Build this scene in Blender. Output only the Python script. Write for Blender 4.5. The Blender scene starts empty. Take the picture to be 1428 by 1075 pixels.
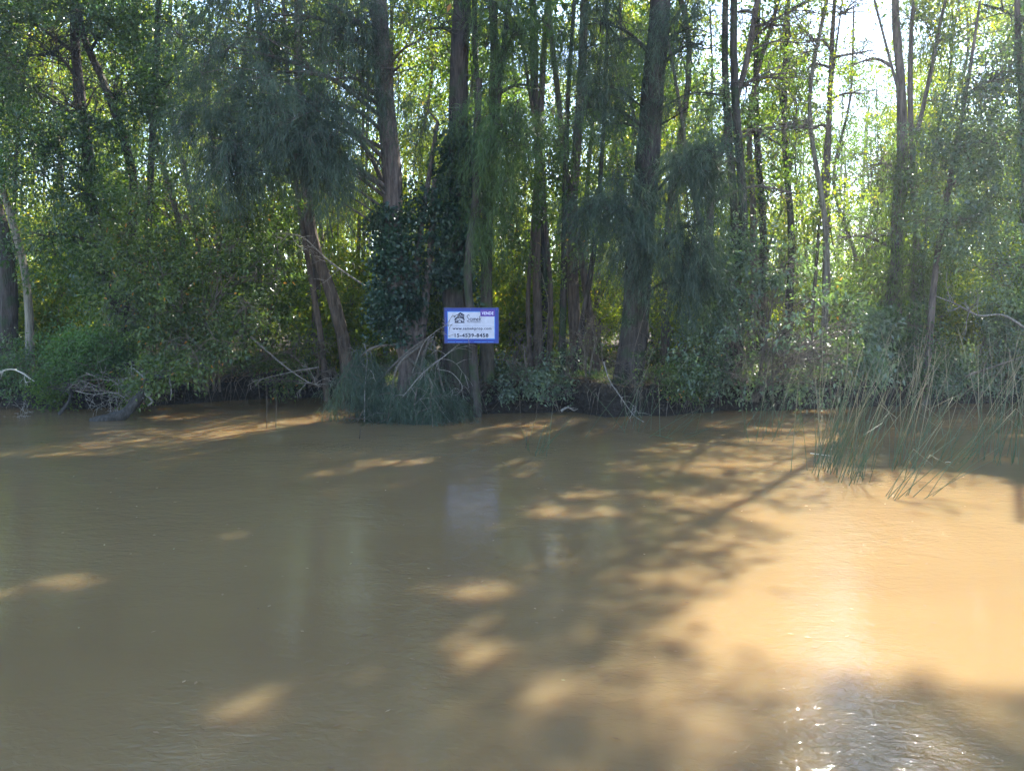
import bpy, math, random
import numpy as np
from mathutils import Vector, noise

R = math.radians
rng = np.random.default_rng(7)
random.seed(7)
scene = bpy.context.scene
C = scene.collection

# ------------------------------------------------------------------ camera
PW, PH, FPX, HORIZON, CAMH = 1428.0, 1075.0, 1079.0, 431.0, 2.1
PITCH = math.atan((PH/2-HORIZON)/FPX)
cam_data = bpy.data.cameras.new('camera')
cam = bpy.data.objects.new('camera', cam_data)
C.objects.link(cam)
cam.location = (0, 0, CAMH)
cam.rotation_euler = (math.pi/2-PITCH, 0, 0)
cam_data.sensor_width = 36.0
cam_data.lens = 36.0*FPX/PW
cam_data.clip_start = 0.05
cam_data.clip_end = 2000.0
scene.camera = cam

# ------------------------------------------------------------------ sky and sun
SUN_EL, SUN_AZ = R(43), R(30)          # azimuth clockwise from +Y (view direction) towards +X
SUN = np.array([math.cos(SUN_EL)*math.sin(SUN_AZ), math.cos(SUN_EL)*math.cos(SUN_AZ), math.sin(SUN_EL)])
world = bpy.data.worlds.new('World')
scene.world = world
world.use_nodes = True
wn = world.node_tree.nodes
wl = world.node_tree.links
wn.clear()
sky = wn.new('ShaderNodeTexSky')
sky.sky_type = 'NISHITA'
sky.sun_disc = False
sky.sun_elevation = SUN_EL
sky.sun_rotation = SUN_AZ
sky.air_density = 1.0
sky.dust_density = .3
sky.ozone_density = 1.6
bg = wn.new('ShaderNodeBackground')
bg.inputs['Strength'].default_value = 0.13
wo = wn.new('ShaderNodeOutputWorld')
wl.new(sky.outputs[0], bg.inputs[0])
wl.new(bg.outputs[0], wo.inputs[0])

sd = bpy.data.lights.new('sun', 'SUN')
sd.energy = 5.0
sd.angle = R(0.53)
sd.color = (1.0, 0.94, 0.84)
so = bpy.data.objects.new('sun', sd)
C.objects.link(so)
so.location = (20, 35, 40)
so.rotation_euler = Vector(SUN).to_track_quat('Z', 'Y').to_euler()

scene.view_settings.view_transform = 'Standard'
scene.view_settings.look = 'None'
scene.view_settings.gamma = 1.0
scene.view_settings.use_curve_mapping = False
scene.view_settings.exposure = 2.5
GLARE_HAZE = .0013
scene.cycles.use_denoising = True
scene.cycles.max_bounces = 8
scene.cycles.diffuse_bounces = 3
scene.cycles.glossy_bounces = 3
scene.cycles.transmission_bounces = 4
scene.cycles.sample_clamp_indirect = 4.0
scene.cycles.caustics_reflective = False
scene.cycles.caustics_refractive = False

# ------------------------------------------------------------------ photo coordinates -> world
cp, sp = math.cos(PITCH), math.sin(PITCH)
def ray(px, py):
    u = (px-PW/2)/FPX
    v = (PH/2-py)/FPX
    return np.array([u, cp+v*sp, v*cp-sp])
def P(px, py, Y):
    r = ray(px, py)
    t = Y/r[1]
    return np.array([r[0]*t, Y, CAMH+r[2]*t])
def W(px, py, z=0.0):
    r = ray(px, py)
    t = (z-CAMH)/r[2]
    return np.array([r[0]*t, r[1]*t, z])
def to_px(X, Yv, Z):
    dz = Z-CAMH
    d = Yv*cp-dz*sp
    up = Yv*sp+dz*cp
    return PW/2+FPX*X/d, PH/2-FPX*up/d

# sun gaps of the canopy: where the sunshine reaches the water (cx, cy, rx, ry, tilt)
GAPS = [(1260, 850, 250, 100, 0), (1440, 850, 260, 118, 0), (1090, 855, 130, 62, 0), (1120, 722, 85, 24, .1), (1010, 700, 90, 10, 0),
        (1230, 772, 130, 32, .3),
        (905, 652, 85, 9, 0), (1010, 650, 70, 10, 0), (1250, 668, 150, 13, 0), (1390, 690, 80, 16, 0), (1340, 745, 70, 12, 0),
        (335, 985, 52, 28, 0), (655, 908, 42, 22, 0), (668, 822, 42, 15, 0), (90, 812, 55, 11, 0), (0, 830, 50, 9, 0),
        (320, 745, 30, 6, 0), (590, 820, 26, 12, 0), (750, 968, 32, 18, 0), (545, 645, 60, 6, 0),
        (620, 665, 30, 5, 0), (60, 634, 70, 5, 0), (320, 580, 130, 10, 0), (440, 570, 40, 8, 0), (700, 592, 110, 8, .05), (820, 585, 80, 6, 0),
        (1080, 592, 110, 9, 0), (800, 715, 70, 8, 0), (860, 690, 80, 7, 0), (160, 600, 90, 5, 0)]
# shafts of sunshine that reach the leaves of the front row: (target point, radius)
SHAFTS = [(P(1085, 375, 16.2), 1.5), (P(1130, 440, 15.9), 1.1), (P(1040, 345, 16.3), 1.0), (P(1060, 430, 15.8), .8), (P(1000, 440, 15.9), .35), (P(1180, 490, 15.8), .35), (P(1090, 500, 15.4), .3),
          (P(325, 300, 16.0), .8), (P(210, 340, 16.3), .7), (P(300, 395, 15.9), .7), (P(180, 300, 16.5), .4), (P(360, 470, 15.8), .4), (P(150, 470, 16.1), .4),
          (P(420, 470, 17.0), .45), (P(455, 400, 17.6), .5), (P(750, 500, 15.7), .35), (P(720, 540, 15.6), .3), (P(830, 480, 15.9), .3), (P(925, 540, 15.3), .25),
          (P(660, 540, 15.1), .3), (P(1015, 235, 15.1), .4), (P(1370, 180, 16.3), .6), (P(1310, 300, 16.4), .4), (P(1240, 200, 18.8), .9), (P(1340, 510, 17.0), .45), (P(1300, 520, 17), .3),
          (P(700, 250, 15.4), .5), (P(780, 140, 16), .5), (P(860, 80, 15.6), .5), (P(20, 320, 16.7), .5),
          (P(1050, 130, 18.2), .8), (P(1110, 240, 18.2), .8), (P(1180, 120, 20), 1.0), (P(1000, 60, 18), .7), (P(570, 540, 14.6), .25), (P(510, 560, 14.4), .25)]
_sh = np.random.default_rng(3)
for _k in range(46):
    SHAFTS.append((np.array([_sh.uniform(-14, 16), _sh.uniform(17.5, 27), _sh.uniform(.5, 5)]), _sh.uniform(.5, 1.1)))
# openings of the canopy towards the river, through which its surface mirrors the sky
OPEN = []
for _x, _y, _r in ((385, 900, 1.1), (400, 960, .6), (790, 800, .8), (770, 740, .6), (745, 950, .9), (1110, 990, 1.5), (1010, 1030, .9), (860, 760, .7), (620, 1040, .9), (150, 1000, .9), (960, 700, .7), (520, 780, .6), (240, 880, .6)):
    _d = ray(_x, _y); _d = _d/np.linalg.norm(_d); OPEN.append((W(_x, _y), _d*np.array([1, 1, -1.]), _r))
def in_gap(p):
    q = p-SUN*(p[2]/SUN[2])
    if q[1] < 1.5: return False
    x, y = to_px(q[0], q[1], 0.0)
    return any(((x-cx)/(rx*1.1))**2+((y-cy-tl*(x-cx))/(ry*1.25))**2 < 1 for cx, cy, rx, ry, tl in GAPS if rx > 40)
def keep_mask(Pts, soft=0.35):
    """False for leaves that would stand in one of the canopy's sun gaps"""
    q = Pts-SUN[None, :]*(Pts[:, 2:3]/SUN[2])
    ok = q[:, 1] > 1.5
    qy = np.where(ok, q[:, 1], 1.5)
    px, py = to_px(q[:, 0], qy, 0.0)
    keep = np.ones(len(Pts), bool)
    r = rng.random(len(Pts))
    for cx, cy, rx, ry, tl in GAPS:
        dx, dy = px-cx, py-cy-tl*(px-cx)
        d = (dx/rx)**2+(dy/ry)**2
        keep &= ~(ok & (d < 1.0+soft*(r-0.5)) & (r > .04))
    for c_, d_, rad in OPEN:
        v = Pts-c_
        al = v@d_
        d = np.linalg.norm(v-al[:, None]*d_, axis=1)
        keep &= ~((Pts[:, 2] > 6) & (d < rad*(1.0+.8*(r-.5))))
    for c_, rad in SHAFTS:
        v = Pts-c_
        al = v@SUN
        d = np.linalg.norm(v-al[:, None]*SUN, axis=1)
        keep &= ~((al > .5) & (d < rad*(1.0+soft*(r-0.5))) & (r > .05))
    return keep

# ------------------------------------------------------------------ materials
def new_mat(name):
    m = bpy.data.materials.new(name)
    m.use_nodes = True
    n = m.node_tree.nodes
    n.clear()
    return m, n, m.node_tree.links
def ramp(n, stops):
    r = n.new('ShaderNodeValToRGB')
    e = r.color_ramp.elements
    while len(e) < len(stops): e.new(0.5)
    for k, (p, c) in enumerate(stops):
        e[k].position = p
        e[k].color = (*c, 1)
    return r
def leaf_mat(name, cols, trans=0.42, tcol=(1.5, 1.9, .55), rough=0.38, spec=0.5, vary=1.0):
    m, n, l = new_mat(name)
    g = n.new('ShaderNodeNewGeometry')
    rp = ramp(n, cols)
    l.new(g.outputs['Random Per Island'], rp.inputs[0])
    tc = n.new('ShaderNodeNewGeometry')
    nz = n.new('ShaderNodeTexNoise'); nz.inputs['Scale'].default_value = 0.9; nz.inputs['Detail'].default_value = 2
    l.new(tc.outputs['Position'], nz.inputs['Vector'])
    mr = n.new('ShaderNodeMapRange'); mr.inputs[1].default_value = .3; mr.inputs[2].default_value = .7
    mr.inputs[3].default_value = 1-.35*vary; mr.inputs[4].default_value = 1+.35*vary
    l.new(nz.outputs[0], mr.inputs[0])
    hs = n.new('ShaderNodeHueSaturation')
    l.new(rp.outputs[0], hs.inputs['Color']); l.new(mr.outputs[0], hs.inputs['Value'])
    pb = n.new('ShaderNodeBsdfPrincipled')
    pb.inputs['Roughness'].default_value = rough
    pb.inputs['Specular IOR Level'].default_value = spec
    l.new(hs.outputs[0], pb.inputs['Base Color'])
    mu = n.new('ShaderNodeVectorMath'); mu.operation = 'MULTIPLY'; mu.inputs[1].default_value = tcol
    l.new(hs.outputs[0], mu.inputs[0])
    tr = n.new('ShaderNodeBsdfTranslucent')
    l.new(mu.outputs[0], tr.inputs['Color'])
    mx = n.new('ShaderNodeMixShader'); mx.inputs[0].default_value = trans
    l.new(pb.outputs[0], mx.inputs[1]); l.new(tr.outputs[0], mx.inputs[2])
    o = n.new('ShaderNodeOutputMaterial'); l.new(mx.outputs[0], o.inputs[0])
    return m
def bark_mat(name, dark, light, moss=None, scale=1.0):
    m, n, l = new_mat(name)
    tc = n.new('ShaderNodeNewGeometry')
    mp = n.new('ShaderNodeMapping'); mp.inputs['Scale'].default_value = (14*scale, 14*scale, 2.2*scale)
    l.new(tc.outputs['Position'], mp.inputs[0])
    n1 = n.new('ShaderNodeTexNoise'); n1.inputs['Scale'].default_value = 1.0; n1.inputs['Detail'].default_value = 6; n1.inputs['Roughness'].default_value = .7
    l.new(mp.outputs[0], n1.inputs['Vector'])
    vo = n.new('ShaderNodeTexVoronoi'); vo.feature = 'DISTANCE_TO_EDGE'; vo.inputs['Scale'].default_value = 1.4
    l.new(mp.outputs[0], vo.inputs['Vector'])
    rp = ramp(n, [(0.32, dark), (0.68, light)])
    l.new(n1.outputs[0], rp.inputs[0])
    col = rp.outputs[0]
    n2 = n.new('ShaderNodeTexNoise'); n2.inputs['Scale'].default_value = 2.3; n2.inputs['Detail'].default_value = 4
    l.new(tc.outputs['Position'], n2.inputs['Vector'])
    if moss:
        r2 = ramp(n, [(.5, (0, 0, 0)), (.62, (1, 1, 1))])
        l.new(n2.outputs[0], r2.inputs[0])
        mx = n.new('ShaderNodeMix'); mx.data_type = 'RGBA'; mx.inputs[7].default_value = (*moss, 1)
        l.new(r2.outputs[0], mx.inputs[0]); l.new(col, mx.inputs[6])
        col = mx.outputs[2]
    pb = n.new('ShaderNodeBsdfPrincipled'); pb.inputs['Roughness'].default_value = .9; pb.inputs['Specular IOR Level'].default_value = .25
    l.new(col, pb.inputs['Base Color'])
    ad = n.new('ShaderNodeMath'); ad.operation = 'ADD'
    l.new(n1.outputs[0], ad.inputs[0]); l.new(vo.outputs[0], ad.inputs[1])
    bp = n.new('ShaderNodeBump'); bp.inputs['Strength'].default_value = .9; bp.inputs['Distance'].default_value = .035
    l.new(ad.outputs[0], bp.inputs['Height']); l.new(bp.outputs[0], pb.inputs['Normal'])
    o = n.new('ShaderNodeOutputMaterial'); l.new(pb.outputs[0], o.inputs[0])
    return m
def plain_mat(name, col, rough=.6, spec=.3):
    m, n, l = new_mat(name)
    tc = n.new('ShaderNodeNewGeometry')
    nz = n.new('ShaderNodeTexNoise'); nz.inputs['Scale'].default_value = 9; nz.inputs['Detail'].default_value = 5
    l.new(tc.outputs['Position'], nz.inputs['Vector'])
    rp = ramp(n, [(.3, tuple(c*.86 for c in col)), (.7, tuple(min(1, c*1.08) for c in col))])
    l.new(nz.outputs[0], rp.inputs[0])
    pb = n.new('ShaderNodeBsdfPrincipled'); pb.inputs['Roughness'].default_value = rough; pb.inputs['Specular IOR Level'].default_value = spec
    l.new(rp.outputs[0], pb.inputs['Base Color'])
    o = n.new('ShaderNodeOutputMaterial'); l.new(pb.outputs[0], o.inputs[0])
    return m

M = {}
M['privet'] = leaf_mat('privet_leaf', [(0, (.050, .078, .026)), (.5, (.078, .108, .034)), (.9, (.12, .145, .042)), (.985, (.12, .15, .04)), (.992, (.40, .16, .03))], .45, rough=.30, spec=.6)
M['privet_dark'] = leaf_mat('dark_glossy_leaf', [(0, (.032, .062, .020)), (.5, (.048, .085, .026)), (1, (.075, .112, .032))], .4, rough=.30, spec=.7)
M['privet_blue_sheen'] = leaf_mat('blue_green_sheen_leaf', [(0, (.070, .100, .064)), (.6, (.10, .138, .086)), (1, (.155, .19, .125))], .40, rough=.42, spec=1.0)  # base colour lightened and greyed to stand in for silvery sun sheen
M['bright'] = leaf_mat('bright_green_leaf', [(0, (.06, .11, .035)), (1, (.10, .165, .055))], .45, rough=.5)
M['needle'] = leaf_mat('casuarina_needle', [(0, (.045, .072, .050)), (.6, (.066, .095, .062)), (1, (.10, .12, .08))], .35, tcol=(1.2, 1.4, .7), rough=.55, spec=.35)
M['needle_green'] = leaf_mat('casuarina_needle_green', [(0, (.055, .095, .036)), (1, (.095, .14, .05))], .4, tcol=(1.3, 1.6, .6), rough=.55, spec=.35)
M['ivy'] = leaf_mat('ivy_leaf', [(0, (.020, .045, .026)), (1, (.036, .070, .036))], .2, rough=.4, spec=.5)
M['back'] = leaf_mat('woodland_leaf', [(0, (.10, .15, .03)), (.6, (.15, .195, .036)), (.93, (.19, .22, .035)), (1, (.40, .30, .05))], .58, tcol=(1.9, 1.9, .6), rough=.5, spec=.3)
M['back2'] = leaf_mat('woodland_leaf_dark', [(0, (.055, .10, .025)), (.7, (.085, .135, .03)), (1, (.13, .17, .035))], .55, tcol=(1.6, 1.75, .5), rough=.45, spec=.4)
M['willow'] = leaf_mat('willow_leaf', [(0, (.07, .11, .035)), (1, (.13, .18, .06))], .5, tcol=(1.5, 1.6, .6), rough=.5)
M['bark_grey'] = bark_mat('bark_grey_brown', (.045, .035, .030), (.22, .175, .15))
M['bark_dark'] = bark_mat('bark_dark', (.022, .018, .015), (.095, .078, .066), moss=(.035, .05, .022))
M['bark_red'] = bark_mat('bark_reddish', (.045, .034, .026), (.20, .15, .115))
M['bark_brown'] = bark_mat('bark_brown', (.045, .034, .026), (.17, .125, .098))
M['bark_pale'] = bark_mat('bark_pale', (.09, .08, .062), (.30, .27, .21))
M['bark_moss'] = bark_mat('bark_mossy', (.025, .022, .016), (.12, .10, .075), moss=(.05, .075, .02))
M['twig'] = bark_mat('twig_bark', (.07, .055, .042), (.22, .18, .14), scale=2)
M['dead'] = bark_mat('dead_wood', (.10, .088, .076), (.40, .36, .31), scale=2)
M['dead_dark'] = bark_mat('waterlogged_wood', (.018, .016, .013), (.085, .075, .064), scale=1.5)
M['bleached'] = plain_mat('bleached_wood', (.55, .50, .42), .7)

# ------------------------------------------------------------------ mesh helpers
def raw_mesh(name, V, F, smooth=False, mat=None):
    """F: array (n,4) or list of faces"""
    me = bpy.data.meshes.new(name)
    if isinstance(F, np.ndarray):
        n, k = F.shape
        me.vertices.add(len(V)); me.vertices.foreach_set('co', np.ascontiguousarray(V, dtype=np.float32).ravel())
        me.loops.add(n*k); me.loops.foreach_set('vertex_index', np.ascontiguousarray(F, dtype=np.int32).ravel())
        me.polygons.add(n); me.polygons.foreach_set('loop_start', np.arange(0, n*k, k, dtype=np.int32))
        me.update(calc_edges=True)
    else:
        me.from_pydata([tuple(v) for v in V], [], F)
        me.update()
    me.polygons.foreach_set('use_smooth', np.full(len(me.polygons), bool(smooth)))
    if mat: me.materials.append(mat)
    return me
def link(name, me, parent=None):
    o = bpy.data.objects.new(name, me)
    C.objects.link(o)
    if parent is not None:
        o.parent = parent
        o.location = -Vector(parent.location) if parent.get('_world_mesh') else (0, 0, 0)
    return o
def thing(name, label, cat, loc, group=None):
    o = bpy.data.objects.new(name, None)
    C.objects.link(o)
    o.empty_display_size = .3
    o.location = [float(a) for a in loc]
    o['label'] = label; o['category'] = cat
    if group: o['group'] = group
    o['_world_mesh'] = 1
    return o
def tag(o, label, cat, group=None):
    o['label'] = label; o['category'] = cat
    if group: o['group'] = group
    return o

class Geo:
    def __init__(s): s.V = []; s.F = []; s.n = 0
    def add(s, V, F):
        s.V.append(np.asarray(V, float)); s.F.append(np.asarray(F, int)+s.n); s.n += len(V)
    def mesh(s, name, mat, smooth=True):
        return raw_mesh(name, np.concatenate(s.V), np.concatenate(s.F), smooth, mat)
    def empty(s): return not s.V

def norm(a):
    return a/np.maximum(np.linalg.norm(a, axis=-1, keepdims=True), 1e-9)
def smooth_path(pts, per=6):
    """Catmull-Rom through pts (n,k)"""
    pts = np.asarray(pts, float)
    if len(pts) < 3:
        t = np.linspace(0, 1, per+1)[:, None]
        return pts[0]*(1-t)+pts[-1]*t
    p = np.vstack([2*pts[0]-pts[1], pts, 2*pts[-1]-pts[-2]])
    out = []
    for i in range(1, len(p)-2):
        for k in range(per):
            t = k/per
            out.append(.5*((2*p[i])+(-p[i-1]+p[i+1])*t+(2*p[i-1]-5*p[i]+4*p[i+1]-p[i+2])*t*t+(-p[i-1]+3*p[i]-3*p[i+1]+p[i+2])*t**3))
    out.append(pts[-1])
    return np.array(out)
def tubes(Pth, Rad, sides=4):
    """a batch of tubes. Pth (N,K,3), Rad (N,K). all-quad, open ends (tips taper to almost nothing)"""
    N, K, _ = Pth.shape
    T = norm(np.gradient(Pth, axis=1))
    ref = np.where(np.abs(T[..., 2:3]) > .9, np.array([1., 0, 0]), np.array([0, 0, 1.]))
    A = norm(np.cross(T, ref)); B = np.cross(T, A)
    ang = np.arange(sides)*2*math.pi/sides
    V = Pth[:, :, None, :]+Rad[:, :, None, None]*(A[:, :, None, :]*np.cos(ang)[None, None, :, None]+B[:, :, None, :]*np.sin(ang)[None, None, :, None])
    base = np.arange(N)[:, None, None]*K*sides
    k = np.arange(K-1)[None, :, None]*sides
    s = np.arange(sides)[None, None, :]; s2 = (s+1) % sides
    F = np.stack([base+k+s, base+k+s2, base+k+sides+s2, base+k+sides+s], -1).reshape(-1, 4)
    return V.reshape(-1, 3), F
def trunk_tube(path, rad, sides=12, rough=.07, flare=0.0):
    """one tube with an uneven skin, closed at its top"""
    path = np.asarray(path, float); rad = np.asarray(rad, float)
    K = len(path)
    T = norm(np.gradient(path, axis=0))
    a = norm(np.cross(T[0], np.array([0.3, 1, .1])))
    V = []
    ph = rng.random()*9
    for k in range(K):
        a = norm(a-T[k]*np.dot(a, T[k])); b = np.cross(T[k], a)
        for s in range(sides):
            an = s*2*math.pi/sides
            lob = 1+rough*math.sin(3*an+ph+k*.35)+rough*.8*math.sin(5*an+2*ph-k*.5)+rough*(rng.random()-.5)
            if flare and k < 6:
                lob *= 1+flare*(1-k/6)**2*(1+.6*math.sin(4*an+ph))
            V.append(path[k]+rad[k]*lob*(a*math.cos(an)+b*math.sin(an)))
    F = [[k*sides+s, k*sides+(s+1) % sides, (k+1)*sides+(s+1) % sides, (k+1)*sides+s] for k in range(K-1) for s in range(sides)]
    return np.array(V), np.array(F)

def kites(Pp, D, L, Wd, side_up=0.0, fold=.12, droop=.15):
    """one folded kite-shaped leaf per point"""
    n = len(Pp)
    rv = rng.normal(size=(n, 3)); rv[:, 2] += side_up*2.0
    S = norm(np.cross(D, rv)); N = np.cross(S, D)
    L = np.broadcast_to(L, n)[:, None]; Wd = np.broadcast_to(Wd, n)[:, None]
    L = L*(.7+.6*rng.random((n, 1))); Wd = Wd*(.75+.5*rng.random((n, 1)))
    mid = Pp+D*L*.45+N*(-fold)*Wd
    dn = np.array([0, 0, -1.])*droop*L
    V = np.stack([Pp, mid+S*Wd*.5+N*fold*Wd*2, Pp+D*L+dn, mid-S*Wd*.5+N*fold*Wd*2], 1).reshape(-1, 3)
    F = np.arange(4*n).reshape(n, 4)
    return V, F

SPEC = {   # leaves per sprig, sprig length, spread, leaf length, leaf width, direction noise, gravity, side_up, droop
    'privet':  dict(n=26, sl=.34, sp=.085, L=.085, W=.042, dn=.75, g=.15, up=.6, dr=.2),
    'broad':   dict(n=22, sl=.36, sp=.10, L=.11, W=.055, dn=.8, g=.25, up=.5, dr=.25),
    'high':    dict(n=20, sl=.50, sp=.22, L=.16, W=.085, dn=.9, g=.1, up=.3, dr=.2),
    'needle':  dict(n=46, sl=.62, sp=.032, L=.15, W=.0085, dn=.62, g=.55, up=0, dr=.35),
    'needleh': dict(n=26, sl=.7, sp=.16, L=.28, W=.045, dn=.8, g=.5, up=0, dr=.3),
    'willow':  dict(n=26, sl=.55, sp=.08, L=.11, W=.018, dn=.4, g=.8, up=0, dr=.4),
    'small':   dict(n=26, sl=.30, sp=.08, L=.06, W=.034, dn=.8, g=.1, up=.5, dr=.2),
    'fern':    dict(n=30, sl=.40, sp=.04, L=.09, W=.022, dn=.6, g=.3, up=.6, dr=.3),
}
def sprigs(Cc, A, sp):
    s = SPEC[sp]
    m, n = len(Cc), s['n']
    t = rng.random((m, n, 1))
    if sp[:6] == 'needle': A = norm(A+np.array([0, 0, -.55]))
    sag = np.array([0, 0, -1.])*(t**2)*s['sl']*(.6 if s['g'] > .5 else .1)
    Pp = Cc[:, None, :]+A[:, None, :]*s['sl']*(t-.3)+sag+rng.normal(size=(m, n, 3))*s['sp']
    D = norm(A[:, None, :]*.55+rng.normal(size=(m, n, 3))*s['dn']+np.array([0, 0, -s['g']]))
    return Pp.reshape(-1, 3), D.reshape(-1, 3)
def leaves(geo, Cc, A, sp, carve=True, scale=1.0):
    if len(Cc) == 0: return
    s = SPEC[sp]
    if carve:
        k = keep_mask(Cc); Cc, A = Cc[k], A[k]
    if len(Cc) == 0: return
    Pp, D = sprigs(Cc, A, sp)
    if carve:
        k = keep_mask(Pp, .2); Pp, D = Pp[k], D[k]
    V, F = kites(Pp, D, s['L']*scale, s['W']*scale, s['up'], .12 if s['W'] > .02 else .0, s['dr'])
    geo.add(V, F)

def crown_blob(geo_l, geo_b, start, centre, rad, nsub, nclump, sp, carve=True, limb_r=.05, tw=True, scale=1.0, sig=.30, floor=.04):
    """a limb from start to the blob, forks to nsub sub-centres, nclump sprigs round each"""
    centre = np.asarray(centre, float); rad = np.asarray(rad, float); start = np.asarray(start, float)
    ln = np.linalg.norm(centre-start)
    mid = (start+centre)/2+np.array([0, 0, .12*ln])+rng.normal(size=3)*.05*ln
    limb = smooth_path([start, mid, centre], 6)
    if carve and max(centre[2], start[2]) > 9.6 and sum(in_gap(p) for p in limb[::2]) >= 1: return
    if geo_b is not None and ln > .3:
        V, F = tubes(limb[None], np.linspace(limb_r, limb_r*.35, len(limb))[None], 6)
        geo_b.add(V, F)
    u = norm(rng.normal(size=(nsub, 3)))*(rng.random((nsub, 1))**.42)
    S = centre+u*rad
    if carve and centre[2] > 10.2:
        S = S[[not in_gap(p) for p in S]]; nsub = len(S)
        if nsub == 0: return
    # forks
    at = limb[np.clip((rng.random(nsub)*.6+.4)*(len(limb)-1), 0, len(limb)-1).astype(int)]
    if geo_b is not None:
        t = np.linspace(0, 1, 5)[None, :, None]
        bow = np.sin(t*math.pi)*(rng.normal(size=(nsub, 1, 3))*.12+np.array([0, 0, .12]))*np.linalg.norm(S-at, axis=1)[:, None, None]
        pth = at[:, None, :]*(1-t)+S[:, None, :]*t+bow
        rr = np.linspace(limb_r*.32, .006, 5)[None, :]*np.ones((nsub, 1))
        V, F = tubes(pth, rr, 4); geo_b.add(V, F)
    Cc = (S[:, None, :]+rng.normal(size=(nsub, nclump, 3))*np.minimum(rad*.5, sig)*1.15).reshape(-1, 3)
    SS = np.repeat(S, nclump, 0)
    ok = Cc[:, 2] > floor
    Cc, SS = Cc[ok], SS[ok]
    out = norm(Cc-SS+norm(Cc-centre)*.25+np.array([0, 0, .05]))
    if geo_b is not None and tw:
        k = rng.random(len(Cc)) < .6
        a, b = SS[k], Cc[k]
        t = np.linspace(0, 1, 3)[None, :, None]
        pth = a[:, None, :]*(1-t)+b[:, None, :]*t+np.sin(t*math.pi)*rng.normal(size=(len(a), 1, 3))*.04
        V, F = tubes(pth, np.array([[.006, .0045, .002]])*np.ones((len(a), 1)), 3); geo_b.add(V, F)
    leaves(geo_l, Cc, out, sp, carve, scale)

def stem_path(pxs, Y, z0=None, top=None, lean=(0, 0), dY=0.0):
    """photo points (x,y) from the base upwards at depth Y -> world points, then on up to height top"""
    pts = []
    for k, q in enumerate(pxs):
        yy = Y+(q[2] if len(q) > 2 else dY*k)
        pts.append(P(q[0], q[1], yy))
    if z0 is not None: pts[0][2] = z0
    if top is not None:
        d = norm(pts[-1]-pts[-2])
        p = pts[-1].copy()
        while p[2] < top:
            d = norm(d+np.array([lean[0]+rng.normal()*.04, lean[1]+rng.normal()*.04, .12]))
            p = p+d*1.6
            pts.append(p.copy())
    return smooth_path(pts, 5)
def radii(path, r0, r1, power=.8):
    s = np.concatenate([[0], np.cumsum(np.linalg.norm(np.diff(path, axis=0), axis=1))]); s = s/s[-1]
    return r0*(1-s**power)+r1*s**power

def near_on(path, q):
    """where a limb to q leaves the stem: the nearest stem point a bit below q"""
    h = np.linalg.norm((path-q)[:, :2], axis=1)
    tgt = q[2]-.45*h.min()
    return path[np.argmin(np.abs(path[:, 2]-tgt)+.2*h)]

def tree(name, label, cat, Y, stems, bark, leaf, blobs, high=None, group=None, twigbark=None, extra=None):
    """stems: (pxs, radius px at base, radius px at top of the drawn part, top height or None)
       blobs: (px, py, dY, (rx, ry, rz) metres, nsub, nclump, species)"""
    base = P(stems[0][0][0][0], stems[0][0][0][1], Y)
    base[2] = max(base[2], -.3)
    t = thing(name, label, cat, base, group)
    paths = []
    px2m = Y/FPX
    for st in stems:
        path = stem_path(st[0], Y, None, st[3] if len(st) > 3 else None)
        g0 = ground_z(path[0][0], path[0][1])-.2
        if path[0][2] > g0:
            d_ = norm(path[3]-path[0]); d_ = norm(d_+np.array([0, 0, .8])); k0 = int((path[0][2]-g0)/.25)+1
            path = np.vstack([path[0]-d_*(path[0][2]-g0)/d_[2]*(1-j/k0) for j in range(k0)]+[path])
        cut = [i for i, p in enumerate(path) if p[2] > 10.5 and in_gap(p)]
        if cut: path = path[:max(cut[0], 4)]
        rad = radii(path, st[1]*px2m, (st[2]*px2m if len(st) <= 3 or st[3] is None else st[2]*px2m*.45))
        V, F = trunk_tube(path, rad, 12 if st[1] > 5 else 8, .06, .45 if st[1] > 9 else .2)
        link('trunk', raw_mesh('trunk', V, F, True, M[bark]), t)
        paths.append(path)
    gl = Geo()
    def limb(cc, rad, ns, nc, sp, lr, scale=1.0, sig=.3):
        if cc[2] > 9.5 and in_gap(cc): return
        best = min(paths, key=lambda pa: np.min(np.linalg.norm(pa-cc, axis=1)))
        gb = Geo()
        if sp == 'needle': ns, nc, sig = int(ns*.9)+1, max(5, int(nc*.85)), .15
        crown_blob(gl, gb, near_on(best, cc), cc, rad, ns, nc, sp, True, lr, scale=scale, sig=sig)
        if not gb.empty(): link('branch', gb.mesh('branch', M[twigbark or bark]), t)
    for b in blobs:
        cc = P(b[0], b[1], Y+b[2])
        limb(cc, np.array(b[3]), b[4], b[5], b[6], .045 if max(b[3]) > .8 else .025)
    if high:
        for (z, dx, dy, r, ns, nc, sp) in high:
            pa = paths[0]
            at = pa[np.argmin(np.abs(pa[:, 2]-z))]
            limb(at+np.array([dx, dy, z-at[2]]), np.array([r, r, r*.7]), ns, nc, sp, .07, 1.0, sig=.55)
    if not gl.empty():
        link('crown', gl.mesh('crown', M[leaf], False), t)
    if extra: extra(t, paths)
    return t

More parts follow.
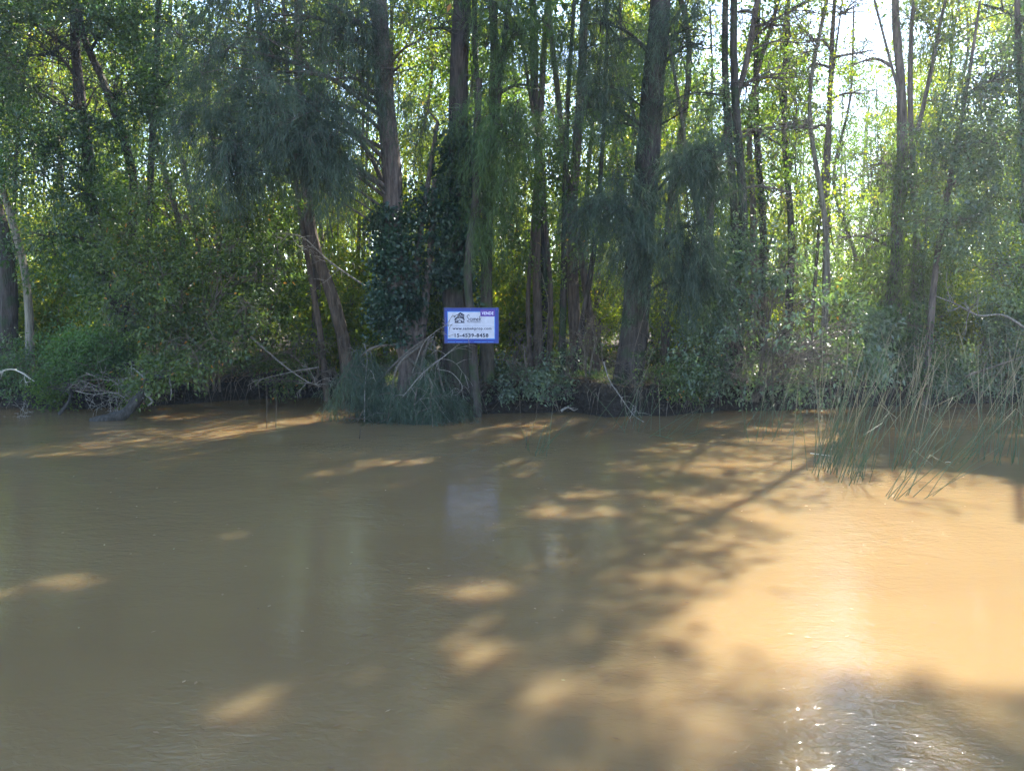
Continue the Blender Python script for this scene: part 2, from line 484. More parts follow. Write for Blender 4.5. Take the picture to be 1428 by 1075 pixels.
# ------------------------------------------------------------------ ground and water
SHORE = [(-60, 16.5), (-14, 16.6), (-11, 16.5), (-9.2, 16.3), (-8, 16.6), (-7, 17.3), (-5.6, 18.4), (-4.2, 18.5), (-3.6, 17.0), (-3.1, 16.0), (-2.2, 15.4), (-1.0, 15.3),
         (0, 15.7), (1.2, 15.7), (1.8, 15.2), (3.2, 15.2), (4.2, 15.9), (5.5, 16.1), (7, 16.5), (9, 17.0), (11, 17.4), (14, 17.6), (60, 18)]
sx = np.array([a for a, b in SHORE]); sy = np.array([b for a, b in SHORE])
def shore(x):
    return np.interp(x, sx, sy)
def axis_lines(lo, hi, fine_lo, fine_hi, step, grow=1.25):
    mid = list(np.arange(fine_lo, fine_hi+1e-6, step))
    a, s = fine_lo, step
    left = []
    while a > lo: s *= grow; a -= s; left.append(max(a, lo))
    b, s = fine_hi, step
    right = []
    while b < hi: s *= grow; b += s; right.append(min(b, hi))
    return np.array(left[::-1]+mid+right)
def ground_z(x, y):
    d = y-shore(x)+.25*(noise.noise((x*1.3, y*.4, 2.0)))
    n = noise.noise((x*.35, y*.35, 0))*.18+noise.noise((x*1.7, y*1.7, 5))*.08+noise.noise((x*5, y*5, 9))*.035
    if y < -60: return -2.6+3.3*min(1, max(0, (-70-y)/4))
    if d < -.6: return -2.6
    if d < -.1: return -2.6+(d+.6)/.5*2.5
    if d < .22: return -.1+(d+.1)/.32*.62+n*.8
    return .52+.25*(1-math.exp(-(d-.22)/2.5))+n*1.1
gx = axis_lines(-450, 450, -15, 15, .14)
gy = axis_lines(-450, 600, 14.2, 21.5, .14)
V = [(x, y, ground_z(x, y)) for y in gy for x in gx]
nx, ny = len(gx), len(gy)
ii = np.arange(nx*ny).reshape(ny, nx)
F = np.stack([ii[:-1, :-1], ii[:-1, 1:], ii[1:, 1:], ii[1:, :-1]], -1).reshape(-1, 4)
m, n, l = new_mat('forest_floor')
tc = n.new('ShaderNodeNewGeometry')
n1 = n.new('ShaderNodeTexNoise'); n1.inputs['Scale'].default_value = 7; n1.inputs['Detail'].default_value = 8; n1.inputs['Roughness'].default_value = .7
n2 = n.new('ShaderNodeTexVoronoi'); n2.inputs['Scale'].default_value = 16
l.new(tc.outputs['Position'], n1.inputs['Vector']); l.new(tc.outputs['Position'], n2.inputs['Vector'])
r1 = ramp(n, [(.3, (.018, .013, .009)), (.5, (.06, .042, .026)), (.72, (.13, .095, .055))]); l.new(n1.outputs[0], r1.inputs[0])
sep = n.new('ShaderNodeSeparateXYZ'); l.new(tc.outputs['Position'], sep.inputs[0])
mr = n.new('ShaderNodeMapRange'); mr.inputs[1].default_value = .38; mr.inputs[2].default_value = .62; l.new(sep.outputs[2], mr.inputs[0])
mx = n.new('ShaderNodeMix'); mx.data_type = 'RGBA'; mx.inputs[6].default_value = (.020, .015, .010, 1)  # bank face darkened: dark mud, with its undercut shade put into the colour
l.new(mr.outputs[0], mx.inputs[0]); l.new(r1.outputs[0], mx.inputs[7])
pb = n.new('ShaderNodeBsdfPrincipled'); pb.inputs['Roughness'].default_value = .85; pb.inputs['Specular IOR Level'].default_value = .3
l.new(mx.outputs[2], pb.inputs['Base Color'])
ad = n.new('ShaderNodeMath'); ad.operation = 'ADD'; l.new(n1.outputs[0], ad.inputs[0]); l.new(n2.outputs[0], ad.inputs[1])
bp = n.new('ShaderNodeBump'); bp.inputs['Distance'].default_value = .06; l.new(ad.outputs[0], bp.inputs['Height']); l.new(bp.outputs[0], pb.inputs['Normal'])
o_ = n.new('ShaderNodeOutputMaterial'); l.new(pb.outputs[0], o_.inputs[0])
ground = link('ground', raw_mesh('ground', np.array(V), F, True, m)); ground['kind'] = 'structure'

# water: a closed body of silty water that scatters light below its rippled surface
m, n, l = new_mat('silty_river_water')
tc = n.new('ShaderNodeNewGeometry')
def wnoise(scale, stretch, detail, rot=0.0, dist=0.0):
    mp = n.new('ShaderNodeMapping'); mp.inputs['Scale'].default_value = stretch; mp.inputs['Rotation'].default_value = (0, 0, rot)
    l.new(tc.outputs['Position'], mp.inputs[0])
    t = n.new('ShaderNodeTexNoise'); t.inputs['Scale'].default_value = scale; t.inputs['Detail'].default_value = detail; t.inputs['Distortion'].default_value = dist
    t.inputs['Roughness'].default_value = .55
    l.new(mp.outputs[0], t.inputs['Vector']); return t
a = wnoise(5.0, (.7, 1.5, 1), 2, .25, .6)
b = wnoise(17, (.8, 1.3, 1), 3, -.5, .8)
c = wnoise(1.2, (.7, 1.2, 1), 2, .1)
patch = wnoise(.33, (1, 1, 1), 2, 0)
pr = n.new('ShaderNodeMapRange'); pr.inputs[1].default_value = .36; pr.inputs[2].default_value = .64; pr.inputs[3].default_value = .25; pr.inputs[4].default_value = 3.0
l.new(patch.outputs[0], pr.inputs[0])
def mul(x, y):
    q = n.new('ShaderNodeMath'); q.operation = 'MULTIPLY'
    l.new(x, q.inputs[0])
    if isinstance(y, float): q.inputs[1].default_value = y
    else: l.new(y, q.inputs[1])
    return q.outputs[0]
def add(x, y):
    q = n.new('ShaderNodeMath'); q.operation = 'ADD'; l.new(x, q.inputs[0]); l.new(y, q.inputs[1]); return q.outputs[0]
h = add(add(mul(mul(a.outputs[0], .0029), pr.outputs[0]), mul(mul(b.outputs[0], .0021), pr.outputs[0])), mul(c.outputs[0], .006))
bp = n.new('ShaderNodeBump'); bp.inputs['Distance'].default_value = 1.0; bp.inputs['Strength'].default_value = 1.0
l.new(h, bp.inputs['Height'])
silt = wnoise(.22, (1, 1.6, 1), 3, .3)
sr = ramp(n, [(.3, (.166, .107, .050)), (.7, (.204, .136, .064))]); l.new(silt.outputs[0], sr.inputs[0])
pb = n.new('ShaderNodeBsdfPrincipled')
pb.inputs['Roughness'].default_value = .05; pb.inputs['IOR'].default_value = 1.333
pb.inputs['Subsurface Weight'].default_value = 1.0
pb.inputs['Subsurface Radius'].default_value = (1.0, .55, .24)
pb.inputs['Subsurface Scale'].default_value = .8
l.new(sr.outputs[0], pb.inputs['Base Color'])
l.new(bp.outputs[0], pb.inputs['Normal'])
o_ = n.new('ShaderNodeOutputMaterial'); l.new(pb.outputs[0], o_.inputs[0])
x0, x1, y0, y1, z0 = -440, 440, -72.5, 20.5, -2.5
V = np.array([(x0, y0, z0), (x1, y0, z0), (x1, y1, z0), (x0, y1, z0), (x0, y0, 0), (x1, y0, 0), (x1, y1, 0), (x0, y1, 0)])
F = np.array([(3, 2, 1, 0), (4, 5, 6, 7), (0, 1, 5, 4), (1, 2, 6, 5), (2, 3, 7, 6), (3, 0, 4, 7)])
water = link('water', raw_mesh('water', V, F, False, m)); water['kind'] = 'structure'

# ------------------------------------------------------------------ the sign
def rect(g, x0, x1, z0, z1, yf, yb):
    V = [(x0, yf, z0), (x1, yf, z0), (x1, yf, z1), (x0, yf, z1), (x0, yb, z0), (x1, yb, z0), (x1, yb, z1), (x0, yb, z1)]
    g.add(V, [(0, 1, 2, 3), (5, 4, 7, 6), (4, 0, 3, 7), (1, 5, 6, 2), (3, 2, 6, 7), (4, 5, 1, 0)])
SY = 14.78
sc_ = P(657.5, 454, SY)
sign = thing('for_sale_sign', 'blue framed white for-sale sign nailed to the reddish trunk above the water', 'sign', sc_)
sign['_world_mesh'] = 0
del sign['_world_mesh']
k_ = SY/FPX
def spx(x, y): return ((x-657.5)*k_, (454-y)*k_)
hw, hh = 38.2*k_, 25.0*k_
M['sign_blue'] = plain_mat('sign_blue_print', (.008, .035, .26), .4, .4)
M['sign_light'] = plain_mat('sign_light_blue_print', (.07, .25, .62), .4, .4)
M['sign_white'] = plain_mat('sign_white_print', (.50, .50, .58), .45, .4)
M['sign_purple'] = plain_mat('sign_purple_print', (.085, .03, .27), .4, .4)
M['sign_ink'] = plain_mat('sign_dark_ink', (.018, .02, .05), .5, .3)
M['sign_line'] = plain_mat('sign_grey_line', (.34, .35, .46), .5, .3)
M['sign_pale'] = plain_mat('sign_white_lettering', (.8, .8, .9), .5, .3)
M['sign_tube'] = plain_mat('sign_metal_frame', (.025, .025, .10), .45, .5)
g = Geo(); rect(g, -hw+.012, hw-.012, -hh+.012, hh-.012, -.012, .004); link('panel', g.mesh('panel', M['sign_blue'], False), sign)
g = Geo()   # frame of four bars
rect(g, -hw, hw, hh-.014, hh, -.022, .022); rect(g, -hw, hw, -hh, -hh+.014, -.022, .022)
rect(g, -hw, -hw+.014, -hh+.014, hh-.014, -.022, .022); rect(g, hw-.014, hw, -hh+.014, hh-.014, -.022, .022)
link('frame', g.mesh('frame', M['sign_tube'], False), sign)
g = Geo(); rect(g, -hw+.065, hw-.075, -hh+.085, hh-.075, -.0145, -.0125); link('light_border', g.mesh('light_border', M['sign_light'], False), sign)
g = Geo(); rect(g, -hw+.078, hw-.088, -hh+.10, hh-.088, -.0175, -.015); link('white_field', g.mesh('white_field', M['sign_white'], False), sign)
vx0, vz0 = spx(670, 441.5); vx1, vz1 = spx(690.2, 431.8)
g = Geo(); rect(g, vx0, vx1, vz0, vz1-.006, -.0215, -.018); vtag = link('corner_tag', g.mesh('corner_tag', M['sign_purple'], False), sign)
def text(body, cx, cy, width, height, mat, bold=.0, parent=None, y=-.0190, shear=0.0):
    cu = bpy.data.curves.new('lettering', 'FONT')
    cu.body = body; cu.size = 1.0; cu.extrude = 0.0; cu.offset = bold; cu.space_character = 1.12; cu.shear = shear; cu.resolution_u = 3
    o = bpy.data.objects.new('tmp', cu); C.objects.link(o)
    dg = bpy.context.evaluated_depsgraph_get()
    me = bpy.data.meshes.new_from_object(o.evaluated_get(dg))
    bpy.data.objects.remove(o)
    v = np.zeros(len(me.vertices)*3); me.vertices.foreach_get('co', v); v = v.reshape(-1, 3)
    lo, hi = v.min(0), v.max(0)
    x, z = spx(cx, cy)
    v2 = np.zeros_like(v)
    v2[:, 0] = x+((v[:, 0]-lo[0])/(hi[0]-lo[0])-.5)*width*k_
    v2[:, 2] = z+((v[:, 1]-lo[1])/(hi[1]-lo[1])-.5)*height*k_
    v2[:, 1] = y
    me.vertices.foreach_set('co', v2.ravel()); me.update()
    me.materials.clear(); me.materials.append(mat)
    return link('lettering', me, parent or sign)
text('VENDE', 680.0, 437.0, 16.2, 4.0, M['sign_pale'], .01, vtag, -.0230)
text('www.samekprop.com', 658.2, 458.6, 54, 5.2, M['sign_ink'], .022)
text('15-4539-8458', 657.6, 467.6, 47, 5.4, M['sign_ink'], .034)
def strokes(name, pls, wpx, mat, y=-.0192, parent=None):
    """flat pen strokes drawn on the panel, photo pixels"""
    g = Geo()
    for pl in pls:
        p = np.array([spx(*q) for q in pl]); 
        for a, b in zip(p[:-1], p[1:]):
            d = b-a; L = np.hypot(*d)
            if L < 1e-6: continue
            d = d/L; nn = np.array([-d[1], d[0]])*wpx*k_*.5; e = d*wpx*k_*.3
            q = [a-e-nn, b+e-nn, b+e+nn, a-e+nn]
            yy = y-rng.random()*.0006
            g.add([(c[0], yy, c[1]) for c in q], [(0, 1, 2, 3)])
    return link(name, g.mesh(name, mat, False), parent or sign)
# handwritten name
def arc(cx, cy, rx, ry, a0, a1, n=8): return [(cx+rx*math.cos(R(a0+(a1-a0)*i/n)), cy-ry*math.sin(R(a0+(a1-a0)*i/n))) for i in range(n+1)]
strokes('handwritten_name', [
    [(655.0, 440.2), (653.2, 439.3), (651.6, 440.4), (651.6, 442.2), (653.0, 443.6), (654.2, 445.2), (654.0, 447.0), (652.6, 447.8), (651.2, 447.0)],
    arc(657.1, 445.8, 1.5, 1.8, 60, 330)+[(658.7, 443.9), (658.7, 447.6)],
    [(660.2, 447.6), (660.4, 444.4), (661.4, 443.9), (662.0, 444.8), (662.0, 447.4), (662.2, 444.8), (663.3, 444.0), (664.0, 444.9), (664.1, 447.5)],
    [(665.0, 445.9), (667.2, 445.2), (666.4, 444.0), (665.2, 444.6), (665.0, 446.6), (666.2, 447.6), (667.6, 446.9)],
    [(669.2, 440.8), (668.6, 447.6)], [(671.0, 443.6), (668.9, 445.6), (671.0, 447.5)],
    [(652.0, 449.4), (670.0, 449.4)]], .75, M['sign_ink'])
# the little house emblem: roof gable, dormer, walls, arches
strokes('house_emblem', [
    [(634.4, 445.0), (641.0, 439.6), (647.6, 445.0)], [(634.2, 446.2), (641.0, 441.2), (647.8, 446.2)],
    [(638.0, 439.2), (642.0, 436.2), (647.5, 439.4)], [(638.6, 440.4), (642.5, 437.4), (647.4, 440.6)], [(640.6, 438.0), (642.4, 436.4)],
    [(646.9, 439.4), (646.9, 449.0)], [(635.0, 446.0), (635.0, 449.6)], [(636.4, 446.0), (636.4, 449.6)],
    [(634.4, 450.0), (647.6, 450.0)], [(634.8, 448.8), (638.8, 448.8)], [(643.8, 448.8), (647.4, 448.8)],
    arc(641.2, 449.4, 2.4, 3.0, 0, 180), [(638.2, 446.4), (638.2, 449.4)], [(644.3, 446.4), (644.3, 449.4)],
    [(633.2, 441.2), (634.0, 442.5), (635.4, 441.0)], [(638.0, 443.6), (644.0, 443.6)], [(643.2, 438.6), (646.2, 442.6)]], .95, M['sign_ink'])
strokes('thin_rule', [[(630, 454.6), (685, 454.6)], [(630, 462.8), (685, 462.8)]], .35, M['sign_line'])
strokes('small_print', [[(x, 472.2), (x+w, 472.2)] for x, w in [(636, 5), (642, 1.6), (645, 8), (654, 1.5), (656.5, 2), (659.5, 3.5), (664.5, 2.2), (667.5, 2), (670.5, 2), (673.5, 4)]], .75, M['sign_line'])
strokes('small_print', [[(x, 476.9), (x+w, 476.9)] for x, w in [(624.5, 10), (636, 9), (646.5, 6), (661, 9), (671.5, 7), (680, 8)]], .6, M['sign_light'], y=-.0150)
for x, z in ((-hw+.04, hh-.04), (hw-.04, hh-.04), (-.02, hh-.035), (-.02, -hh+.035)):
    g = Geo(); V, F = tubes(np.array([[[x, -.016, z], [x, -.0125, z], [x, -.0120, z]]]), np.array([[.006, .008, .008]]), 8); g.add(V, F); link('nail', g.mesh('nail', M['sign_line']), sign)

# ------------------------------------------------------------------ front trees
H = lambda *a: list(a)
def canopy(zs, sp, r=2.0, ns=9, nc=9, spread=1.6):
    ns = max(4, int(ns*.75))
    out = []
    for z in zs:
        out.append((z, rng.normal()*spread, rng.normal()*spread*.6, r, ns, nc, sp))
    return out
T = {}
T['A'] = tree('casuarina_tree', 'tall grey-barked casuarina with ivy low on its straight trunk, left of the sign', 'tree', 15.6,
    [([(578, 560), (570, 490), (556, 420), (549, 330), (547, 250), (538, 150), (531, 60), (528, -10)], 17, 11, 18),
     ([(582, 555), (586, 480), (592, 430), (598, 380), (602, 320), (606, 250)], 9, 3),
     ([(570, 560), (580, 470), (578, 400), (586, 330), (596, 260), (610, 170)], 8, 2.5)],
    'bark_grey', 'needle',
    [(430, 150, -.6, (1.3, .9, .7), 13, 11, 'needle'), (350, 190, -.9, (1.2, .8, .7), 13, 12, 'needle'), (340, 110, -.6, (1.1, .8, .6), 10, 10, 'needle'), (440, 60, 0, (1.2, 1, .7), 10, 9, 'needle'),
     (560, 90, -.8, (.9, .7, .9), 12, 9, 'needle'), (590, 150, -.3, (.6, .6, .8), 7, 8, 'needle'), (400, 230, -1, (1.0, .6, .5), 10, 10, 'needle'), (300, 225, -1.1, (.5, .4, .25), 5, 10, 'needle'), (520, 20, 0, (1.5, 1, .8), 10, 9, 'needle'), (380, 20, -.6, (1.3, .8, .6), 13, 12, 'needle'), (470, 10, -.8, (1.2, .8, .5), 12, 12, 'needle'), (370, 160, -1.2, (1.4, .7, .8), 12, 13, 'needle'), (275, 190, -1.2, (.6, .5, .5), 7, 12, 'needle'), (480, 240, -.8, (.5, .5, .5), 6, 12, 'needle'), (300, 60, -1, (.9, .6, .6), 9, 12, 'needle'), (320, 130, -1.0, (.9, .6, .6), 11, 12, 'needle'), (440, 190, -1.0, (.6, .5, .5), 9, 12, 'needle'), (580, 60, -.8, (.7, .5, .7), 10, 11, 'needle'), (410, 200, -1.2, (1.2, .6, .5), 14, 14, 'needle'), (310, 230, -1.4, (.6, .4, .3), 8, 14, 'needle'), (460, 110, -.8, (.9, .6, .8), 12, 12, 'needle')],
    canopy([12.5, 13.5, 14.5, 15.5, 17], 'needleh', 1.9, 8, 9), group='trees along the bank')
T['B'] = tree('casuarina_tree', 'thick dark ivy-covered trunk standing directly behind the left edge of the sign', 'tree', 15.75,
    [([(640, 574), (636, 500), (633, 420), (634, 320), (638, 220), (640, 120), (643, 40), (644, -10)], 18, 12, 19),
     ([(636, 400), (668, 290), (690, 180), (703, 60), (712, -10)], 6, 4, 12)],
    'bark_dark', 'needle_green',
    [(690, 170, -.5, (.7, .6, 1.0), 11, 10, 'needle'), (700, 250, -.3, (.6, .5, .8), 9, 10, 'needle'), (690, 60, 0, (1., .8, .9), 9, 9, 'needle'), (600, 40, -.2, (.9, .7, .7), 8, 9, 'needle'),
     (745, 120, .2, (.9, .7, .8), 9, 9, 'needle'), (660, 30, -.8, (1.1, .6, .6), 13, 12, 'needle'), (730, 40, -.6, (1.0, .6, .7), 12, 11, 'needle'), (760, 190, -.4, (.7, .5, .6), 9, 11, 'needle'), (680, 340, -.3, (.35, .3, .6), 5, 9, 'needle'), (700, 200, -.9, (.6, .5, 1.0), 14, 13, 'needle'), (655, 190, -.6, (.3, .3, .7), 6, 12, 'needle')],
    canopy([12.5, 13.5, 14.5, 16, 17.5], 'needleh', 2.0, 8, 9), group='trees along the bank')
T['C'] = tree('sign_post_tree', 'slim reddish trunk that carries the sign, bare below it', 'tree', 15.05,
    [([(665, 580), (661, 520), (657, 450), (652, 390), (656, 330), (664, 270), (661, 215), (667, 150), (668, 110)], 8.5, 4)],
    'bark_dark', 'needle_green', [(672, 130, 0, (.5, .5, .6), 6, 8, 'needle'), (655, 300, -.25, (.3, .25, .4), 4, 8, 'needle')], group='trees along the bank')
T['D'] = tree('mossy_tree', 'dark mossy trunk close behind the right half of the sign', 'tree', 15.9,
    [([(682, 574), (680, 500), (678, 420), (679, 330), (684, 240), (690, 100)], 10, 6, 14)],
    'bark_moss', 'privet', [(700, 300, .3, (.7, .6, .6), 9, 8, 'privet'), (722, 230, .5, (.7, .6, .7), 9, 8, 'privet')], canopy([9, 11, 13], 'high', 1.5, 7, 8), group='trees along the bank')
T['E'] = tree('leaning_tree', 'brown leaning trunk curving up left beside the grey casuarina', 'tree', 17.6,
    [([(478, 470), (462, 410), (441, 350), (429, 290), (424, 215), (418, 120)], 10, 7, 14),
     ([(446, 460), (436, 400), (424, 330), (416, 280), (410, 220)], 6, 4, 9)],
    'bark_red', 'privet', [(420, 60, 0, (1.2, 1, .9), 10, 8, 'privet'), (470, 180, .5, (.8, .7, .6), 7, 7, 'privet')], canopy([10, 12, 13.5], 'high', 1.9, 8, 8), group='trees along the bank')
T['F'] = tree('casuarina_tree', 'massive dark straight trunk with drooping dark plumes, right of centre', 'tree', 15.9,
    [([(868, 572), (880, 500), (888, 430), (893, 340), (900, 250), (910, 140), (918, 50), (921, -10)], 21, 13, 21)],
    'bark_dark', 'needle',
    [(960, 228, -.6, (1.1, .7, .28), 11, 11, 'needle'), (1010, 240, -.8, (.7, .5, .25), 7, 10, 'needle'), (870, 245, -.7, (.6, .5, .45), 7, 10, 'needle'), (830, 290, -.5, (.8, .6, .3), 9, 10, 'needle'),
     (950, 340, -.9, (.45, .4, .75), 9, 11, 'needle'), (975, 385, -1.0, (.35, .3, .35), 6, 10, 'needle'), (885, 350, -.9, (.3, .35, .55), 6, 10, 'needle'), (850, 60, -.3, (.9, .7, .9), 10, 9, 'needle'),
     (980, 60, -.4, (.9, .7, .8), 9, 9, 'needle'), (960, 150, -.6, (.8, .6, .5), 8, 9, 'needle'), (800, 150, 0, (.9, .7, .9), 10, 9, 'needle'), (860, 170, -.5, (.5, .5, .6), 7, 9, 'needle'), (830, 30, -.6, (1.1, .6, .7), 13, 12, 'needle'), (960, 40, -.8, (1.0, .6, .6), 12, 11, 'needle'), (850, 120, -.8, (.6, .5, .6), 9, 11, 'needle'), (1000, 130, -.4, (.7, .5, .5), 8, 10, 'needle'), (840, 300, -1.0, (.8, .5, .35), 12, 13, 'needle'), (960, 230, -1.1, (1.1, .5, .3), 14, 14, 'needle'), (885, 340, -1.2, (.35, .3, .7), 9, 14, 'needle'), (960, 350, -1.2, (.4, .3, .8), 12, 14, 'needle')],
    canopy([12, 13, 14, 15, 16.5, 18, 19.5], 'needleh', 2.1, 8, 9), group='trees along the bank')
T['G'] = tree('woodland_tree', 'pair of medium brown trunks crossing behind the hanging plumes between sign and massive trunk', 'tree', 17.2,
    [([(806, 520), (800, 420), (797, 300), (803, 220), (811, 120), (815, 0)], 9, 6.5, 16),
     ([(800, 280), (786, 220), (780, 150), (770, 60)], 6, 4, 13)],
    'bark_red', 'back2', [(770, 60, .5, (1.2, 1, .9), 10, 8, 'broad'), (830, 130, .5, (1, .9, .8), 8, 8, 'broad'), (760, 250, .4, (.8, .8, .6), 7, 7, 'broad')], canopy([11, 12.5, 14, 15.5], 'high', 2.0, 8, 8), group='trees along the bank')
T['G2'] = tree('woodland_tree', 'thin upright trunk rooted beside the low bush right of the sign', 'tree', 16.6,
    [([(783, 540), (784, 470), (786, 400), (787, 330), (788, 250)], 5.5, 4, 10),
     ([(800, 545), (812, 450), (822, 390), (830, 330), (838, 240)], 5, 3, 9)],
    'bark_dark', 'privet', [(790, 390, -.2, (.5, .5, .35), 6, 7, 'small'), (838, 330, 0, (.5, .5, .5), 6, 7, 'privet')], group='trees along the bank')
T['G3'] = tree('woodland_tree', 'clump of three reddish thin trunks in shade just right of the sign', 'tree', 18.6,
    [([(752, 530), (750, 450), (748, 360), (750, 260), (757, 100)], 7, 5, 13), ([(765, 525), (768, 420), (762, 330), (752, 230)], 4.5, 3, 10), ([(742, 530), (736, 430), (742, 330)], 4, 2.5, 9)],
    'bark_red', 'back2', [(750, 190, 0, (1, .8, .8), 8, 7, 'broad')], canopy([9, 11, 12.5], 'high', 1.6, 7, 8), group='trees along the bank')
T['H'] = tree('willow_tree', 'big grey trunk forking high up, standing among willow fronds at the right', 'tree', 19.0,
    [([(1246, 460), (1250, 380), (1252, 300), (1258, 220), (1256, 120), (1250, 40), (1248, -10)], 11, 8, 10.6),
     ([(1274, 430), (1278, 340), (1276, 250), (1270, 170), (1270, 60), (1275, -10)], 6.5, 4.5, 10.6),
     ([(1262, 260), (1278, 190), (1296, 110), (1312, 30), (1320, -10)], 6, 3.5, 12),
     ([(1256, 140), (1240, 80), (1222, 10), (1216, -20)], 4, 2.5, 12)],
    'bark_grey', 'willow',
    [(1215, 230, -.3, (1.0, .8, .8), 10, 9, 'willow'), (1290, 240, -.2, (.9, .8, .6), 9, 9, 'willow'), (1235, 330, -.3, (.9, .7, .7), 9, 9, 'willow'), (1340, 50, .3, (1.3, 1, .8), 12, 9, 'willow'), (1270, 30, .2, (1.1, .8, .8), 12, 9, 'willow'), (1190, 90, .3, (1, .8, .7), 6, 7, 'willow'), (1310, 150, 0, (.8, .8, .6), 6, 8, 'willow'), (1250, 250, -.8, (.9, .6, .9), 12, 10, 'willow'), (1250, 380, -.8, (1.0, .6, .6), 11, 10, 'willow'), (1180, 330, -.2, (.9, .7, .7), 9, 9, 'willow'), (1300, 380, -.4, (.8, .6, .6), 8, 9, 'willow')],
    canopy([12, 13, 14.5, 16, 17], 'high', 2.2, 8, 8), group='trees along the bank')
T['I'] = tree('woodland_tree', 'straight slender dark trunk between the glossy bush and the forked willow', 'tree', 21.0,
    [([(1152, 400), (1152, 330), (1154, 240), (1158, 120), (1164, 0)], 6.5, 5, 17),
     ([(1150, 215), (1160, 120), (1172, 20)], 3, 2, 13)],
    'bark_grey', 'back2', [(1130, 180, 0, (1.2, 1, .7), 9, 8, 'broad'), (1190, 260, 0, (.9, .9, .7), 8, 8, 'broad'), (1120, 60, .4, (1.3, 1, .9), 9, 8, 'broad'), (1180, 20, .2, (1.3, .9, .9), 18, 11, 'broad'), (1130, 90, .2, (1.0, .8, .7), 13, 10, 'broad'), (1220, 70, .4, (1.1, .8, .8), 12, 10, 'broad'), (1200, 130, 0, (1, .8, .7), 9, 8, 'broad')], canopy([13, 14.5, 16], 'high', 2.2, 8, 8), group='trees along the bank')
T['J'] = tree('leaning_tree', 'bare pale slim trunk bending in from the photo\'s left edge', 'tree', 17.2,
    [([(42, 500), (40, 430), (33, 370), (20, 320), (4, 265), (-20, 190)], 6, 4.5, 12)],
    'bark_pale', 'privet_dark', [(-10, 180, 0, (1, .8, .8), 9, 9, 'privet')], canopy([9, 10.5, 12], 'high', 1.8, 8, 8), group='trees along the bank')
T['K'] = tree('privet_tree', 'big dark broadleaf tree with several trunks filling the upper left', 'tree', 17.4,
    [([(160, 480), (157, 420), (146, 350), (128, 290), (124, 230), (112, 130), (105, 60)], 10, 5.5, 15),
     ([(168, 480), (176, 400), (184, 320), (186, 250), (168, 180), (142, 110), (120, 60)], 8, 5, 13),
     ([(182, 480), (200, 380), (208, 300), (212, 200), (218, 80)], 6, 4.5, 14)],
    'bark_dark', 'privet_dark',
    [(60, 70, -.8, (1.6, 1, 1.2), 30, 12, 'privet'), (110, 20, -.7, (1.6, .9, .8), 20, 11, 'privet'), (10, 20, -.8, (1.2, .9, .8), 14, 11, 'privet'), (160, 130, -.7, (.9, .7, .8), 13, 10, 'privet'), (240, 110, -.2, (.8, .7, .9), 11, 9, 'privet'), (90, 140, -1.0, (1.2, .7, .7), 16, 11, 'privet'), (150, 50, -.4, (1.3, 1, 1.), 15, 10, 'privet'), (40, 200, -.9, (1.2, .9, 1.1), 18, 11, 'privet'), (120, 165, -.6, (.9, .8, .7), 12, 10, 'privet'),
     (110, 260, -.6, (.9, .7, .7), 12, 10, 'privet'), (240, 40, .1, (1, .9, .8), 8, 8, 'privet'), (60, 330, -.5, (1, .7, .6), 10, 9, 'privet'), (210, 150, .2, (.7, .7, .8), 7, 8, 'privet'), (130, 380, -.4, (.7, .5, .5), 8, 9, 'privet'), (0, 110, -.2, (1, .9, 1), 10, 9, 'privet')],
    canopy([10, 11, 12.5, 14, 15], 'high', 2.2, 9, 9), group='trees along the bank')
T['L'] = tree('privet_tree', 'dark glossy-leaved tree hanging in from the upper right edge of the photo', 'tree', 17.0,
    [([(1452, 470), (1440, 380), (1430, 280), (1428, 180), (1420, 60)], 8, 6, 15),
     ([(1300, 420), (1308, 350), (1318, 290), (1330, 220)], 6, 3.5, 8)],
    'bark_grey', 'privet_blue_sheen',
    [(1400, 110, -.6, (1.0, .8, .8), 22, 12, 'privet'), (1385, 200, -.6, (1.1, .8, .7), 22, 12, 'privet'), (1340, 250, -.4, (.8, .7, .5), 14, 11, 'privet'), (1400, 290, -.6, (.8, .7, .6), 11, 9, 'privet'),
     (1320, 310, -.5, (.9, .7, .45), 10, 9, 'privet'), (1390, 370, -.4, (.9, .7, .6), 12, 9, 'privet'), (1420, 30, -.2, (.8, .8, .8), 9, 9, 'privet')],
    canopy([10, 11.5, 13, 14.5], 'high', 2.0, 9, 9), group='trees along the bank')
T['M'] = tree('privet_tree', 'loose broadleaf tree with sparkling leaves against the sky, right of the massive trunk', 'tree', 18.2,
    [([(1010, 470), (1000, 400), (990, 330), (996, 250), (1018, 170), (1040, 90), (1056, 0)], 6.5, 4.5, 15),
     ([(985, 470), (984, 390), (978, 320), (962, 250)], 5, 3, 9)],
    'bark_grey', 'privet_blue_sheen',
    [(1080, 40, -.2, (1.1, .9, .6), 19, 11, 'privet'), (1120, 60, -.2, (.7, .7, .4), 12, 11, 'privet'), (1050, 120, 0, (1.1, .9, .8), 9, 8, 'privet'), (1085, 200, -.1, (1.0, .9, .7), 15, 10, 'privet'), (1040, 230, 0, (.8, .8, .6), 7, 8, 'privet'), (1110, 270, -.2, (.9, .8, .5), 8, 8, 'privet'), (1020, 20, 0, (.9, .8, .7), 8, 8, 'privet'), (1090, 110, -.3, (1.0, .7, .7), 12, 9, 'privet'), (1150, 20, -.1, (.8, .7, .5), 8, 9, 'privet'), (1140, 180, 0, (.9, .7, .7), 10, 9, 'privet')],
    canopy([11, 12.5, 14], 'high', 2.1, 9, 9), group='trees along the bank')
